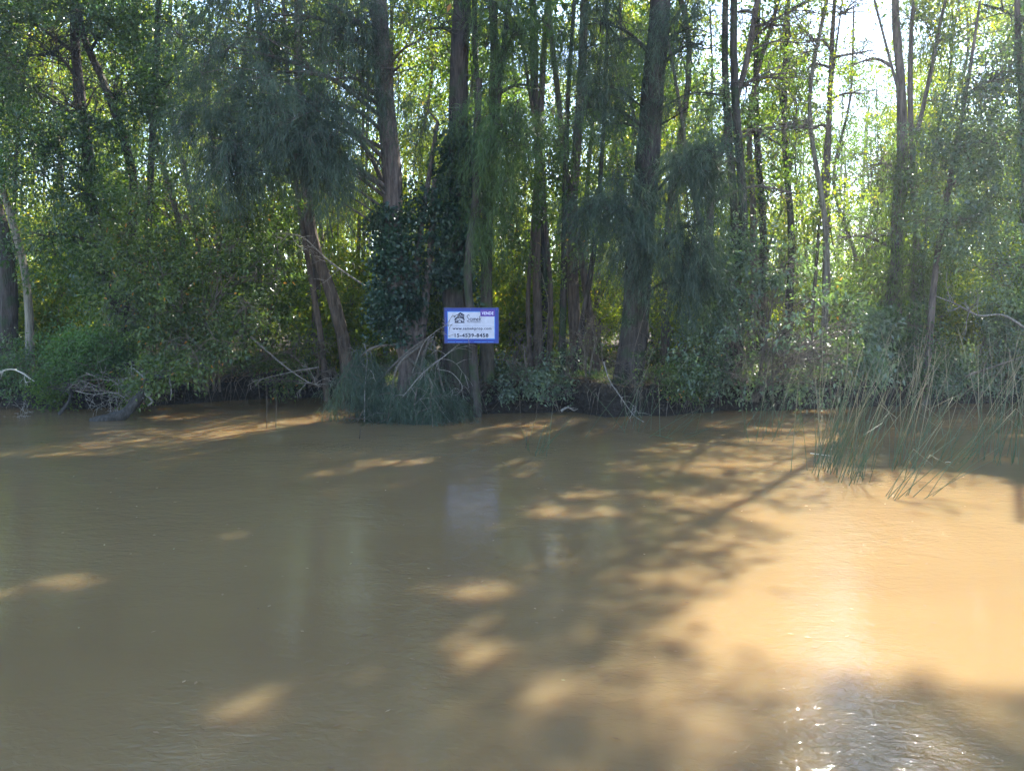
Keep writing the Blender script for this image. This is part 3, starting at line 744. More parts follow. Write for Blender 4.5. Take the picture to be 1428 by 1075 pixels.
# tall trees added to shade the river, their crowns mostly out of view
for i, (x, y, h_, lab) in enumerate([(11.5, 17.5, 19, 'added tall shade tree rooted beyond the right edge of the reeds'), (15.5, 19, 20, 'added tall shade tree farther along the bank past the reeds'), (19, 18, 19, 'added tall riverside shade tree well beyond the reeds'),
                                     (-11.5, 17.5, 17, 'added tall riverside shade tree past the bare leaning trunk'), (6.5, 21.5, 20, 'added tall straight shade tree in the woods behind the glossy bush'), (10.5, 23, 21, 'added tall straight shade tree in the woods behind the reeds'), (23, 21, 20, 'added tall riverside shade tree at the far end of the reed bank'),
                                     (4.3, 18.7, 19.5, 'added tall straight shade tree just behind the massive dark trunk'), (6.2, 17.3, 20, 'added tall shade tree between the glossy bush and the massive trunk'), (14.6, 18.2, 20.5, 'added tall shade tree leaning left over the river from beyond the reeds'), (16.5, 17, 20, 'leaning tree past the reeds, its crown far over the river'), (1.6, 19.4, 19, 'added tall straight shade tree behind the thin trunks right of the sign'), (-2.5, 19.2, 18, 'added tall straight shade tree behind the ivied casuarina')]):
    t = thing('added_shade_tree', lab, 'tree', (x, y, .4), 'tall trees added to shade the river')
    ln_ = 4.6 if 'leaning' in lab else 0.0
    best = None
    for dx_ in (() if ln_ else np.arange(0, 3.1, .3)):
        for sg in (1, -1):
            c_ = sum(in_gap(np.array([x+sg*dx_, y, z])) for z in np.arange(3, h_, .5))
            if best is None or c_ < best[0]: best = (c_, x+sg*dx_)
    if best: x = best[1]; t.location.x = x
    pa = smooth_path([(x, y, .2), (x+.1, y, 4), (x-.2-.35*ln_, y+.2, 9), (x+.1-ln_, y, h_)], 6)
    V, F = trunk_tube(pa, radii(pa, .2 if abs(x-4) > 5 else .12, .03), 10, .06, .4); link('trunk', raw_mesh('trunk', V, F, True, M['bark_dark']), t)
    gl = Geo()
    zb = 12.5 if ln_ else (11.0 if abs(x-3) < 6 else 7.5)
    for k in range(11):
        z = zb+(h_-zb+.5)*(k+.5)/11
        an = k*2.4; rr = 1.9*(1-.3*k/11)
        gb = Geo()
        q_ = pa[np.argmin(np.abs(pa[:, 2]-z))]; cc = np.array([q_[0]+rr*math.cos(an)*(1.5 if ln_ else 1), q_[1]+rr*math.sin(an)*.8, z])
        if in_gap(cc): continue
        crown_blob(gl, gb, near_on(pa, cc), cc, np.array([1.9, 1.6, 1.2]), 9, 9, 'high', True, .06, sig=.5)
        if not gb.empty(): link('branch', gb.mesh('branch', M['bark_dark']), t)
    link('crown', gl.mesh('crown', M['privet_dark'], False), t)

# ------------------------------------------------------------------ shrubs on the bank
def shrub(name, label, cat, Y, foot, blobs, leaf, bark='twig', nst=5, group='shrubs along the waterline', carve=True, floor=.34):
    b = P(foot[0], foot[1], Y)
    t = thing(name, label, cat, b, group)
    gl = Geo()
    for k, q in enumerate(blobs):
        cc = P(q[0], q[1], Y+q[2]); gb = Geo()
        st = b+rng.normal(size=3)*np.array([.18, .1, 0])
        st[2] = min(st[2], b[2])
        crown_blob(gl, gb, st, cc, np.array(q[3]), q[4], q[5], q[6], carve, .028, sig=.22, floor=floor)
        if not gb.empty(): link('stem', gb.mesh('stem', M[bark]), t)
    link('foliage', gl.mesh('foliage', M[leaf], False), t)
    return t
shrub('privet_shrub', 'large green privet mass arching over the water, left of the brown leaning trunks', 'shrub', 16.6, (285, 545),
    [(230, 260, 0, (.8, .7, .7), 12, 11, 'privet'), (300, 310, -.3, (1.1, .8, .7), 18, 11, 'privet'), (200, 350, -.2, (.8, .7, .7), 14, 11, 'privet'), (330, 380, -.6, (1.0, .8, .7), 18, 12, 'privet'), (250, 420, -.7, (1.1, .8, .7), 18, 12, 'privet'),
     (350, 300, -.5, (.7, .7, .6), 10, 10, 'privet'), (290, 490, -1.2, (1.0, .7, .45), 14, 11, 'privet'), (240, 520, -1.4, (.7, .6, .3), 8, 10, 'privet'), (355, 450, -.9, (.6, .6, .5), 8, 10, 'privet'), (180, 430, -.5, (.6, .6, .5), 8, 10, 'privet')], 'privet')
shrub('small_shrub', 'small bright green bush above the tangle of dead twigs at left', 'bush', 16.0, (125, 545),
    [(105, 490, 0, (.45, .4, .3), 11, 11, 'small'), (145, 478, .1, (.45, .4, .28), 11, 11, 'small'), (125, 505, -.2, (.5, .35, .2), 8, 10, 'small')], 'bright')
shrub('low_shrub', 'dark low bush hanging over the bank at the left edge', 'bush', 16.6, (40, 545),
    [(20, 510, -.1, (.7, .5, .35), 10, 10, 'small'), (75, 530, -.2, (.5, .4, .25), 8, 9, 'small'), (-20, 530, 0, (.6, .5, .4), 8, 9, 'small')], 'privet_dark')
shrub('overhanging_shrub', 'pale-leaved sprig bush hanging over the dead log in the water', 'bush', 15.6, (205, 560),
    [(185, 545, 0, (.25, .2, .22), 7, 8, 'small'), (222, 548, 0, (.25, .2, .2), 7, 8, 'small'), (80, 545, .1, (.3, .2, .2), 6, 8, 'small')], 'back2', floor=.08)
shrub('privet_shrub', 'large glossy blue-green privet with sunlit top, overhanging the water left of the reeds', 'shrub', 15.9, (1050, 560),
    [(1060, 400, .3, (.9, .7, .5), 20, 12, 'broad'), (1110, 430, 0, (.8, .7, .4), 17, 12, 'broad'), (1175, 500, -.5, (.6, .5, .35), 12, 11, 'broad'), (1100, 500, -.8, (.9, .5, .4), 16, 11, 'broad'), (1095, 370, .3, (.7, .6, .35), 13, 11, 'broad'), (1000, 460, -.1, (.8, .7, .5), 14, 11, 'privet'), (1080, 480, -.5, (1., .7, .5), 17, 12, 'privet'), (1150, 480, -.3, (.7, .6, .4), 11, 10, 'privet'), (1185, 455, -.1, (.6, .5, .35), 11, 10, 'broad'), (1000, 400, .2, (.6, .6, .5), 11, 10, 'broad'),
     (1040, 350, .5, (.6, .6, .4), 8, 9, 'privet'), (1120, 520, -.7, (.7, .5, .35), 12, 10, 'privet'), (960, 500, -.2, (.5, .5, .45), 9, 9, 'privet'), (1020, 520, -.4, (.6, .5, .35), 10, 10, 'privet')], 'privet_blue_sheen')
shrub('low_shrub', 'leafy bank bush with pale shiny leaves just right of the sign trunks', 'bush', 15.9, (740, 568),
    [(720, 520, -.2, (.45, .4, .35), 10, 9, 'privet'), (765, 545, -.3, (.5, .35, .25), 9, 9, 'privet'), (730, 480, 0, (.45, .4, .3), 7, 8, 'privet'), (700, 555, -.2, (.3, .3, .2), 5, 8, 'privet')], 'privet_blue_sheen')
shrub('low_shrub', 'green bush at the foot of the massive dark trunk', 'bush', 15.7, (930, 572),
    [(910, 520, -.3, (.45, .4, .35), 9, 9, 'small'), (940, 555, -.4, (.45, .3, .25), 8, 9, 'small'), (850, 520, -.2, (.4, .35, .4), 8, 8, 'small'), (960, 520, -.1, (.4, .4, .3), 7, 8, 'small')], 'privet')
shrub('low_shrub', 'small ragged bush between the thin trunks and the massive trunk', 'bush', 16.0, (815, 570),
    [(815, 480, 0, (.4, .4, .4), 8, 8, 'small'), (790, 515, -.1, (.4, .3, .3), 7, 8, 'small'), (840, 450, .1, (.4, .4, .35), 7, 8, 'small')], 'privet_blue_sheen')
shrub('bank_shrub', 'dark bush on the bank behind the middle of the reeds', 'bush', 17.4, (1240, 555),
    [(1210, 500, 0, (.8, .6, .4), 12, 10, 'privet'), (1270, 520, -.3, (.8, .6, .4), 12, 10, 'privet'), (1240, 455, .2, (.8, .6, .3), 9, 9, 'privet')], 'privet_dark')
shrub('bank_shrub', 'dark bush with a few shiny leaf sprays behind the right-hand reeds', 'bush', 17.3, (1350, 560),
    [(1330, 500, 0, (.8, .6, .45), 12, 10, 'privet'), (1390, 480, 0, (.8, .6, .6), 13, 10, 'privet'), (1340, 545, -.6, (.6, .5, .25), 9, 9, 'privet'), (1420, 540, -.3, (.6, .5, .4), 9, 9, 'privet'), (1400, 420, .2, (.8, .6, .4), 9, 9, 'privet')], 'privet_blue_sheen')
shrub('bank_shrub', 'twiggy green bush between the privet mass and the fallen casuarina bough', 'bush', 17.3, (430, 540),
    [(400, 490, -.2, (.7, .6, .35), 10, 9, 'privet'), (450, 480, -.3, (.5, .5, .35), 8, 9, 'privet'), (390, 530, -.6, (.5, .4, .22), 6, 8, 'privet'), (470, 520, -.6, (.4, .4, .3), 7, 9, 'small')], 'privet')

# ivy climbing the two big trunks
def ivy(label, tr, Y, stem_pts, z_lo, z_hi, n, rad):
    t = Geo(); g = Geo()
    path = smooth_path([P(a, b, Y) for a, b in stem_pts], 8)
    base = path[0]
    o = thing('ivy', label, 'ivy', base)
    idx = rng.integers(0, len(path), n)
    an = rng.random(n)*2*math.pi
    rr = rad*(.75+.55*rng.random(n)**2)
    off = np.stack([np.cos(an)*rr, np.sin(an)*rr, rng.normal(size=n)*.12], 1)
    Cc = path[idx]+off
    Pp, D = sprigs(Cc, norm(off*np.array([1, 1, .3])), 'small')
    V, F = kites(Pp, D, .085, .07, .3)
    g.add(V, F); link('foliage', g.mesh('foliage', M['ivy'], False), o)
    pth = []
    for k in range(3):
        a0 = rng.random()*6
        pth.append([path[int(i)]+rad*1.02*np.array([math.cos(a0+i*.12), math.sin(a0+i*.12), 0]) for i in np.linspace(0, len(path)-1, 14)])
    for q in pth:
        gg = Geo(); V, F = tubes(np.array([q]), np.linspace(.018, .006, 14)[None], 5); gg.add(V, F); link('vine', gg.mesh('vine', M['bark_dark']), o)
ivy('dark ivy wrapped round the grey casuarina trunk left of the sign', 'A', 15.5, [(560, 440), (552, 390), (549, 340), (547, 300)], 0, 0, 190, .26)
ivy('dark ivy covering the thick trunk above the sign', 'B', 15.7, [(634, 400), (634, 330), (637, 260), (640, 190)], 0, 0, 170, .27)
ivy('ivy draped between the two trunks at sign height', 'A', 15.4, [(596, 400), (604, 350), (612, 300), (600, 270)], 0, 0, 70, .22)
ivy('low dark ivy on the bent stem just left of the leaning casuarina base', 'A', 15.3, [(545, 470), (540, 430), (545, 395)], 0, 0, 70, .22)

# ------------------------------------------------------------------ fallen casuarina bough lying in the water below the grey trunk
bough = thing('fallen_bough', 'fallen casuarina bough drooping its dark needles into the water left of the sign', 'branch', P(590, 500, 15.2))
gl = Geo()
for pts, ns in (([(600, 470, .2), (570, 490, -.2), (530, 530, -.6), (505, 575, -.9), (498, 590, -1)], 11), ([(600, 470, .2), (590, 500, -.4), (580, 550, -.9), (575, 588, -1.1)], 13), ([(605, 475, .2), (612, 520, -.3), (625, 565, -.7), (640, 588, -.9)], 8), ([(560, 480, 0), (520, 485, -.4), (495, 505, -.6), (480, 525, -.8)], 11), ([(590, 480, 0), (555, 510, -.6), (545, 560, -.9), (540, 588, -1.1)], 11),
                ([(570, 500, 0), (600, 530, -.8), (600, 560, -1.1), (604, 588, -1.2)], 9)):
    pa = smooth_path([P(a, b, 15.2+c) for a, b, c in pts], 7)
    gb = Geo(); V, F = tubes(pa[None], np.linspace(.035, .008, len(pa))[None], 6); gb.add(V, F)
    for q in range(9):
        i0 = rng.integers(6, len(pa)); d = norm(rng.normal(size=3)*np.array([1, .5, .5])+np.array([0, -.1, -.5]))
        pb_ = np.array([pa[i0], pa[i0]+d*.22, pa[i0]+d*.42+np.array([0, 0, -.1])])
        V, F = tubes(pb_[None], np.array([[.010, .007, .003]]), 4); gb.add(V, F)
        cc = pb_[rng.integers(0, 3, ns)]+rng.normal(size=(ns, 3))*.05
        cc = cc[cc[:, 2] > .06]
        A = norm(rng.normal(size=(len(cc), 3))*.7+d*.9+np.array([0, 0, -.45]))
        Pp, D = sprigs(cc, A, 'needle')
        V, F = kites(Pp, D, .14, .0075, 0, 0, .3)
        V[:, 2] = np.maximum(V[:, 2], -.03-.02*rng.random(len(V)))
        gl.add(V, F)
    link('branch', gb.mesh('branch', M['twig']), bough)
link('foliage', gl.mesh('foliage', M['needle'], False), bough)

# bare grey twigs drooping over the bough and the bank
def bare_branch(name, label, cat, main, Y, r0, mat, nside=8, slen=.5, droop=.1, group=None, seed=None, sub=True):
    """main: photo points (x, y, dY) along the limb"""
    pa = smooth_path([P(q[0], q[1], Y+(q[2] if len(q) > 2 else 0)) for q in main], 7)
    t = thing(name, label, cat, pa[0], group)
    V, F = trunk_tube(pa, radii(pa, r0, max(r0*.3, .004)), 7, .1)
    link('limb', raw_mesh('limb', V, F, True, M[mat]), t)
    for k in range(nside):
        i = rng.integers(len(pa)//4, len(pa)-1)
        d = norm(rng.normal(size=3)*np.array([1, .6, .8])+norm(pa[i]-pa[i-1])*.8)
        L = slen*(.4+rng.random())
        q = [pa[i]]
        for s in range(5):
            d = norm(d+rng.normal(size=3)*.28+np.array([0, 0, -droop])); q.append(q[-1]+d*L/5)
        q = smooth_path(q, 2)
        g = Geo(); V, F = tubes(q[None], np.linspace(r0*.3, .0025, len(q))[None], 5); g.add(V, F)
        if sub:
            for s in range(3):
                j = rng.integers(3, len(q)-2); e = norm(rng.normal(size=3)+d)
                qq = np.array([q[j], q[j]+e*L*.2, q[j]+e*L*.38+np.array([0, 0, -droop*L*.3])])
                V, F = tubes(qq[None], np.array([[.005, .0035, .0015]]), 4); g.add(V, F)
        link('twig', g.mesh('twig', M[mat]), t)
    return t
DT = 'bare dead branches along the waterline'
bare_branch('dead_branch', 'bare grey branch arching down from beside the sign onto the fallen bough', 'branch', [(640, 480, .1), (622, 495, -.2), (590, 520, -.6), (560, 555, -.9)], 15.0, .016, 'dead', 9, .7, .2, DT)
bare_branch('dead_branch', 'bare grey branch reaching up across the left edge of the sign', 'branch', [(575, 520, 0), (590, 480, -.2), (608, 462, -.35), (622, 453, -.45), (632, 438, -.5)], 14.9, .014, 'dead', 6, .35, .0, DT)
bare_branch('dead_branch', 'pale bare twigs curving into the water under the sign', 'branch', [(590, 520, 0), (600, 540, -.3), (612, 565, -.5), (628, 590, -.6)], 14.9, .013, 'dead', 9, .6, .2, DT)
bare_branch('dead_branch', 'pale forked dead stick standing in the needles of the fallen bough', 'branch', [(508, 588, -.6), (509, 540, -.4), (512, 500, -.2), (508, 480, 0)], 14.8, .014, 'dead', 5, .6, .35, DT)
bare_branch('dead_branch', 'looping bare twig dangling in front of the dark trunk foot below the sign', 'branch', [(610, 515, 0), (630, 520, -.1), (645, 540, -.2), (635, 552, -.2)], 14.9, .010, 'dead', 5, .35, .2, DT)
bare_branch('dead_branch', 'long grey branch dropping through the leaves left of the leaning trunks', 'branch', [(510, 400, 0), (460, 365, -.3), (420, 330, -.5), (380, 325, -.6)], 16.2, .022, 'dead', 10, .8, .05, DT)
bare_branch('dead_branch', 'bare branch sloping to the water beside the dark bank hollow', 'branch', [(350, 470, .6), (390, 505, .2), (425, 530, -.1), (445, 538, -.3)], 16.3, .028, 'dead', 7, .5, .1, DT)
bare_branch('dead_branch', 'thin straight branch slanting across the dark bank hollow', 'branch', [(445, 512, 0), (410, 518, -.1), (360, 530, -.3), (345, 538, -.3)], 16.4, .018, 'dead', 4, .3, .1, DT)
bare_branch('dead_branch', 'bare crooked branch reaching in from the right edge above the reeds', 'branch', [(1440, 465, 0), (1400, 440, 0), (1365, 440, -.1), (1335, 425, -.2), (1305, 413, -.3)], 15.8, .03, 'dead', 9, .6, .0, DT)
bare_branch('dead_branch', 'bare thick branch slanting up to the right edge behind the reeds', 'branch', [(1345, 525, 0), (1390, 510, 0), (1440, 492, .1)], 16.4, .035, 'twig', 5, .5, .0, DT)
bare_branch('dead_branch', 'drooping grey branch by the foot of the massive dark trunk', 'branch', [(842, 505, 0), (850, 530, -.3), (870, 560, -.6), (885, 580, -.8), (905, 592, -.9)], 15.2, .014, 'dead', 8, .6, .15, DT)
bare_branch('dead_branch', 'tangle of brown vines hanging on the massive dark trunk', 'vine', [(905, 420, 0), (895, 450, -.1), (882, 500, -.1), (878, 540, -.1)], 15.3, .010, 'twig', 18, .55, .15, DT)
bare_branch('dead_branch', 'tangle of thin brown twigs on the thin trunks right of the sign', 'branch', [(755, 380, 0), (765, 430, -.1), (755, 480, -.1), (745, 520, -.1)], 16.3, .014, 'twig', 14, .8, .05, DT)
bare_branch('dead_branch', 'bare side limb crossing from the casuarina trunk up to the left plumes', 'branch', [(548, 300, 0), (520, 225, .1), (480, 170, .1), (440, 120, .1)], 15.8, .07, 'bark_grey', 6, 1.0, .05, DT)
# the dead log at left
log = thing('dead_log', 'dark waterlogged dead log bending up out of the water at left', 'log', W(150, 586))
for pts, r0, r1 in (([(128, 588), (150, 584), (172, 578), (188, 562), (199, 545), (206, 532), (222, 527), (236, 526)], -.0+.115, .055), ([(199, 545), (206, 552), (212, 560), (206, 566)], .03, .012), ([(203, 536), (196, 548), (200, 556)], .03, .01), ([(234, 527), (240, 520), (262, 508), (285, 500)], .022, .006), ([(236, 527), (239, 545), (238, 558)], .02, .006), ([(206, 532), (196, 522), (185, 513)], .03, .008)):
    pa = smooth_path([P(a, b, 14.5+.5*(588-b)/60) for a, b in pts], 6)
    if pts[0] == (128, 588): pa[:8, 2] = np.minimum(pa[:8, 2], np.linspace(-.05, .05, 8))
    V, F = trunk_tube(pa, np.linspace(r0, r1, len(pa)), 9, .13)
    link('trunk' if r0 > .05 else 'branch', raw_mesh('log', V, F, True, M['dead_dark' if r0 > .05 else 'dead']), log)
bare_branch('dead_branch', 'bent grey dead stem dipping into the water left of the log', 'branch', [(82, 578, -.5), (94, 563, -.4), (99, 545, -.2), (88, 530, 0), (80, 515, .1)], 15.8, .035, 'dead_dark', 7, .4, .1, DT)
bare_branch('dead_branch', 'bleached white stick curving out of the dark bank at the left edge', 'branch', [(-10, 522, 0), (14, 515, 0), (30, 520, -.1), (48, 532, -.2)], 15.9, .02, 'bleached', 3, .4, .3, DT)
bare_branch('dead_branch', 'tangle of fine grey twigs above the dead log', 'branch', [(120, 520, 0), (150, 530, 0), (185, 525, -.1), (200, 515, -.2)], 15.5, .012, 'dead', 26, .7, .1, DT)
bare_branch('dead_branch', 'second tangle of grey twigs touching the water beside the log', 'branch', [(105, 545, 0), (130, 550, -.1), (160, 548, -.1), (180, 560, -.2)], 15.3, .010, 'dead', 22, .55, .15, DT)
bare_branch('driftwood', 'small clump of floating twigs on the water at far left', 'driftwood', [(15, 588, 0), (28, 580, 0), (40, 583, 0)], 15.0, .008, 'dead', 14, .3, .05, DT)
bare_branch('driftwood', 'knotty stub of driftwood lying at the waterline right of the sign', 'driftwood', [(782, 573, 0), (792, 568, 0), (800, 572, 0), (806, 570, 0)], 15.4, .028, 'dead', 3, .12, .0, DT)
bare_branch('driftwood', 'long thin stick floating across the base of the reeds', 'driftwood', [(1130, 632, 0), (1180, 638, .1), (1250, 645, -.2), (1330, 650, -.4)], 10.9, .006, 'bleached', 2, .15, .0, DT)
for i, (x, y, h_) in enumerate([(371, 597, 62), (384, 596, 58), (732, 625, 24), (500, 612, 14)]):
    o = W(x, y); g = Geo()
    top = o+np.array([.03, 0, h_*o[1]/FPX])
    V, F = tubes(np.array([[o-np.array([0, 0, .2]), (o+top)/2+np.array([.01, 0, 0]), top]]), np.array([[.006, .005, .003]]), 5); g.add(V, F)
    oo = link('stick', g.mesh('stick', M['dead_dark'])); tag(oo, ['thin upright stick in the hollow\'s water, the left one of two', 'thin upright stick in the hollow\'s water, the right one of two', 'short dark stick poking up just right below the sign', 'tiny dark stick left of the sign\'s reflection'][i], 'stick')

# ------------------------------------------------------------------ reeds
m, n, l = new_mat('reed_stem')
tc = n.new('ShaderNodeNewGeometry'); oi = n.new('ShaderNodeObjectInfo')
sep = n.new('ShaderNodeSeparateXYZ'); l.new(tc.outputs['Position'], sep.inputs[0])
ad = n.new('ShaderNodeMath'); ad.operation = 'ADD'; l.new(sep.outputs[2], ad.inputs[0])
ml = n.new('ShaderNodeMath'); ml.operation = 'MULTIPLY_ADD'; ml.inputs[1].default_value = 1.2; ml.inputs[2].default_value = -.95; l.new(oi.outputs['Random'], ml.inputs[0]); l.new(ml.outputs[0], ad.inputs[1])
r1 = ramp(n, [(.0, (.03, .06, .018)), (.4, (.05, .085, .028)), (.7, (.17, .14, .07)), (1, (.30, .24, .14))]); l.new(ad.outputs[0], r1.inputs[0])
pb = n.new('ShaderNodeBsdfPrincipled'); pb.inputs['Roughness'].default_value = .45
l.new(r1.outputs[0], pb.inputs['Base Color'])
o_ = n.new('ShaderNodeOutputMaterial'); l.new(pb.outputs[0], o_.inputs[0])
M['reed'] = m
def reed_clump(label, cx, cy, sxp, syp, n, h0, h1, lean, leansd, kink=.12):
    base = W(cx, cy)
    t = thing('reed_clump', label, 'reeds', base, 'reed clumps standing in the water')
    for k in range(n):
        px = cx+rng.normal()*sxp*.55; py = cy+rng.normal()*syp*.5
        o = W(px, py); h = h0+(h1-h0)*rng.random()
        a = lean+rng.normal()*leansd; bdy = rng.normal()*.18
        d = norm(np.array([math.sin(a), bdy, math.cos(a)]))
        p = [o-d*.3, o, o+d*h*.35]
        bend = np.array([math.sin(a)*.25+rng.normal()*.06, rng.normal()*.05, -.05])
        if rng.random() < kink:
            q = o+d*h*.6; s = 1 if rng.random() < .8 else -1
            p += [q, q+np.array([s*.5, rng.normal()*.2, -.25-.2*rng.random()])*h*.45]
            pa = np.array(p)
        else:
            p += [o+d*h*.7+bend*h*.1, o+d*h+bend*h*.35]
            pa = smooth_path(p, 3)
        r = .0040+.0022*rng.random()
        V, F = tubes(pa[None], np.linspace(r, r*.35, len(pa))[None], 5)
        link('stem', raw_mesh('stem', V, F, True, M['reed']), t)
RC = [('dense green reed tuft at the left front of the reed bed', 1150, 655, 28, 12, 42, .9, 1.5, .10, .14),
      ('green reeds beside the dense tuft, leaning right', 1195, 668, 26, 12, 22, .9, 1.6, .25, .2),
      ('tall straw-coloured reeds behind the dense front tuft', 1180, 615, 38, 14, 24, 1.3, 2.0, .15, .25),
      ('sparse low reeds in open water, slanting far right at the front of the bed', 1265, 694, 42, 5, 12, .8, 1.15, .72, .15),
      ('middle tuft of mixed green and straw reeds', 1262, 650, 26, 10, 24, 1.1, 1.8, .18, .22),
      ('tall dry reeds in front of the dark bush, middle of the bed', 1275, 610, 40, 14, 24, 1.4, 2.1, .12, .28),
      ('slanting dry reeds toward the right side of the bed', 1335, 645, 34, 10, 18, 1.1, 1.8, .42, .2),
      ('upright thin reeds at the right edge of the photo', 1400, 645, 30, 10, 22, 1.2, 1.9, .12, .18),
      ('tall dry reeds far back at the right edge', 1390, 605, 36, 10, 16, 1.3, 2.0, .2, .3),
      ('sparse grey reeds under the glossy privet', 1070, 605, 40, 10, 30, .9, 1.6, .15, .3),
      ('few fallen dry reeds crossing low over the water beneath the massive trunk', 940, 605, 34, 8, 10, .7, 1.2, .9, .5),
      ('scattered thin reeds at the foot of the massive trunk', 880, 598, 40, 10, 14, .8, 1.5, .2, .35),
      ('small green reed sprigs in the water right of the sign', 745, 632, 22, 8, 9, .4, .75, .3, .3)]
for q in RC: reed_clump(*q)

# ------------------------------------------------------------------ woods behind: shared shapes, every copy its own object
def copy_tree(o, loc, rot, sc, label, group):
    r = o.copy(); C.objects.link(r); r.location = loc; r.rotation_euler = (0, 0, rot); r.scale = (sc, sc, sc)
    r['label'] = label; r['group'] = group
    for ch in o.children:
        c = ch.copy(); C.objects.link(c); c.parent = r
    return r
def slender_proto(kind, bark, leaf, h, r, dens, sp='broad'):
    t = bpy.data.objects.new('slender_tree', None); C.objects.link(t)
    t['category'] = 'tree'
    lx = rng.normal()*.5
    pa = smooth_path([(0, 0, -.3), (lx*.1, 0, h*.25), (lx*.5+rng.normal()*.3, rng.normal()*.3, h*.5), (lx*.6+rng.normal()*.4, rng.normal()*.4, h*.75), (lx, rng.normal()*.5, h)], 5)
    V, F = trunk_tube(pa, radii(pa, r, r*.3), 8, .05, .2); link('trunk', raw_mesh('trunk', V, F, True, M[bark]), t)
    gl = Geo()
    for k in range(dens):
        gb = Geo()
        z = h*(.22+.76*rng.random()); an = rng.random()*6.28; q = pa[np.argmin(np.abs(pa[:, 2]-z))]
        rr = 1.2*(1-.5*abs(z/h-.6))
        cc = q+np.array([math.cos(an)*rr*rng.random(), math.sin(an)*rr*rng.random(), .4])
        st = pa[np.argmin(np.abs(pa[:, 2]-(z-.7)))]
        crown_blob(gl, gb, st, cc, np.array([1.0, 1.0, .8]), 7, 4, sp, False, .022, tw=False, sig=.4, scale=1.1)
        link('branch', gb.mesh('branch', M[bark]), t)
    link('crown', gl.mesh('crown', M[leaf], False), t)
    return t
protos = [slender_proto(0, 'bark_grey', 'back', 13, .085, 8), slender_proto(1, 'bark_red', 'back2', 14, .11, 8), slender_proto(2, 'bark_dark', 'back', 12, .06, 7),
          slender_proto(3, 'bark_pale', 'back', 15, .10, 8), slender_proto(4, 'bark_dark', 'back2', 11, .05, 7)]
def bush_proto(leaf, sp, r, zt=1.8):
    t = bpy.data.objects.new('understorey_bush', None); C.objects.link(t)
    t['category'] = 'bush'
    gl = Geo()
    for k in range(7):
        gb = Geo()
        an = rng.random()*6.28
        cc = np.array([math.cos(an)*r*.6*rng.random(), math.sin(an)*r*.5*rng.random(), .6+zt*rng.random()])
        crown_blob(gl, gb, np.array([0, 0, -.1]), cc, np.array([.7, .6, .55]), 6, 6, sp, False, .02, tw=False, sig=.3, scale=1.1)
        link('stem', gb.mesh('stem', M['twig']), t)
    link('foliage', gl.mesh('foliage', M[leaf], False), t)
    return t
bushes = [bush_proto('back', 'broad', 1.3), bush_proto('back2', 'broad', 1.6, 3.6), bush_proto('privet', 'broad', 1.2), bush_proto('back', 'small', 1.6, 4.2)]
def region(px):
    for lim, nm in ((150, 'the bare pale trunk'), (400, 'the arching privet'), (520, 'the brown leaning trunks'), (620, 'the ivied casuarina'), (720, 'the sign'), (850, 'the thin trunks'),
                    (970, 'the massive trunk'), (1130, 'the glossy privet'), (1210, 'the slender dark trunk'), (1300, 'the forked willow')):
        if px < lim: return nm
    return 'the reeds'
spots = {}
def blocks(x, y):
    m = 9.
    for c_, rad in SHAFTS[:34]:
        t = np.linspace(1.5, 13, 12)
        L = c_[None]+SUN[None]*t[:, None]
        L = L[(L[:, 2] > 2) & (L[:, 2] < 12)]
        if len(L): m = min(m, np.hypot(L[:, 0]-x, L[:, 1]-y).min())
    for c_, d_, rad in OPEN:
        t = np.linspace(4, 14.5, 14)/d_[2]
        L = c_[None]+d_[None]*t[:, None]
        m = min(m, np.hypot(L[:, 0]-x, L[:, 1]-y).min())
    return m
def place(pool, k, x, y, kind):
    px = to_px(x, y, 1.5)[0]
    dist = 'close' if y < 24 else ('some way' if y < 32 else 'deep')
    nm = region(px)
    if kind == 'tree':
        kd = ['slender grey-stemmed trees', 'slender reddish-stemmed trees', 'thin dark-stemmed trees', 'slender pale-stemmed trees', 'low dark-stemmed trees'][k]
        gp = f'slender trees behind {nm}'
    else:
        kd = ['yellow-green bushes', 'mid-green bushes', 'dark green bushes', 'fine-leaved bushes'][k]
        gp = f'understorey bushes behind {nm}'
    spots.setdefault((kind, k, kd, dist, nm, gp), []).append((px, x, y))
ORD = ['leftmost', 'second from left', 'third from left', 'fourth from left', 'fifth from left', 'sixth from left', 'seventh from left', 'eighth from left']
def plant_spots():
    used = set()
    for (kind, k, kd, dist, nm, gp), L in spots.items():
        L.sort()
        for i, (px, x, y) in enumerate(L):
            if len(L) == 1: label = f'{kd[:-2] if kd.endswith("bushes") else kd[:-1]} standing {dist} behind {nm}'
            else: label = f'{ORD[i] if len(L) > 2 else ("left", "right")[i]+"-hand one"} of the {kd} {dist} behind {nm}'
            if len(L) > 2 and i == len(L)-1: label = f'rightmost of the {kd} {dist} behind {nm}'
            o = (protos if kind == 'tree' else bushes)[k]
            sc_t = .85+.35*rng.random()
            if kind == 'tree': sc_t *= .84 if px > 960 else .95
            args = ((x, y, ground_z(x, y)), rng.random()*6.28, sc_t, label, gp)
            if (kind, k) not in used:
                used.add((kind, k)); first.append((o, args))
            else: copy_tree(o, *args)
    for o, (loc, rt, sc, lab, gp) in first:
        o.location = loc; o.rotation_euler = (0, 0, rt); o.scale = (sc, sc, sc); o['label'] = lab; o['group'] = gp
first = []
ntree = 0
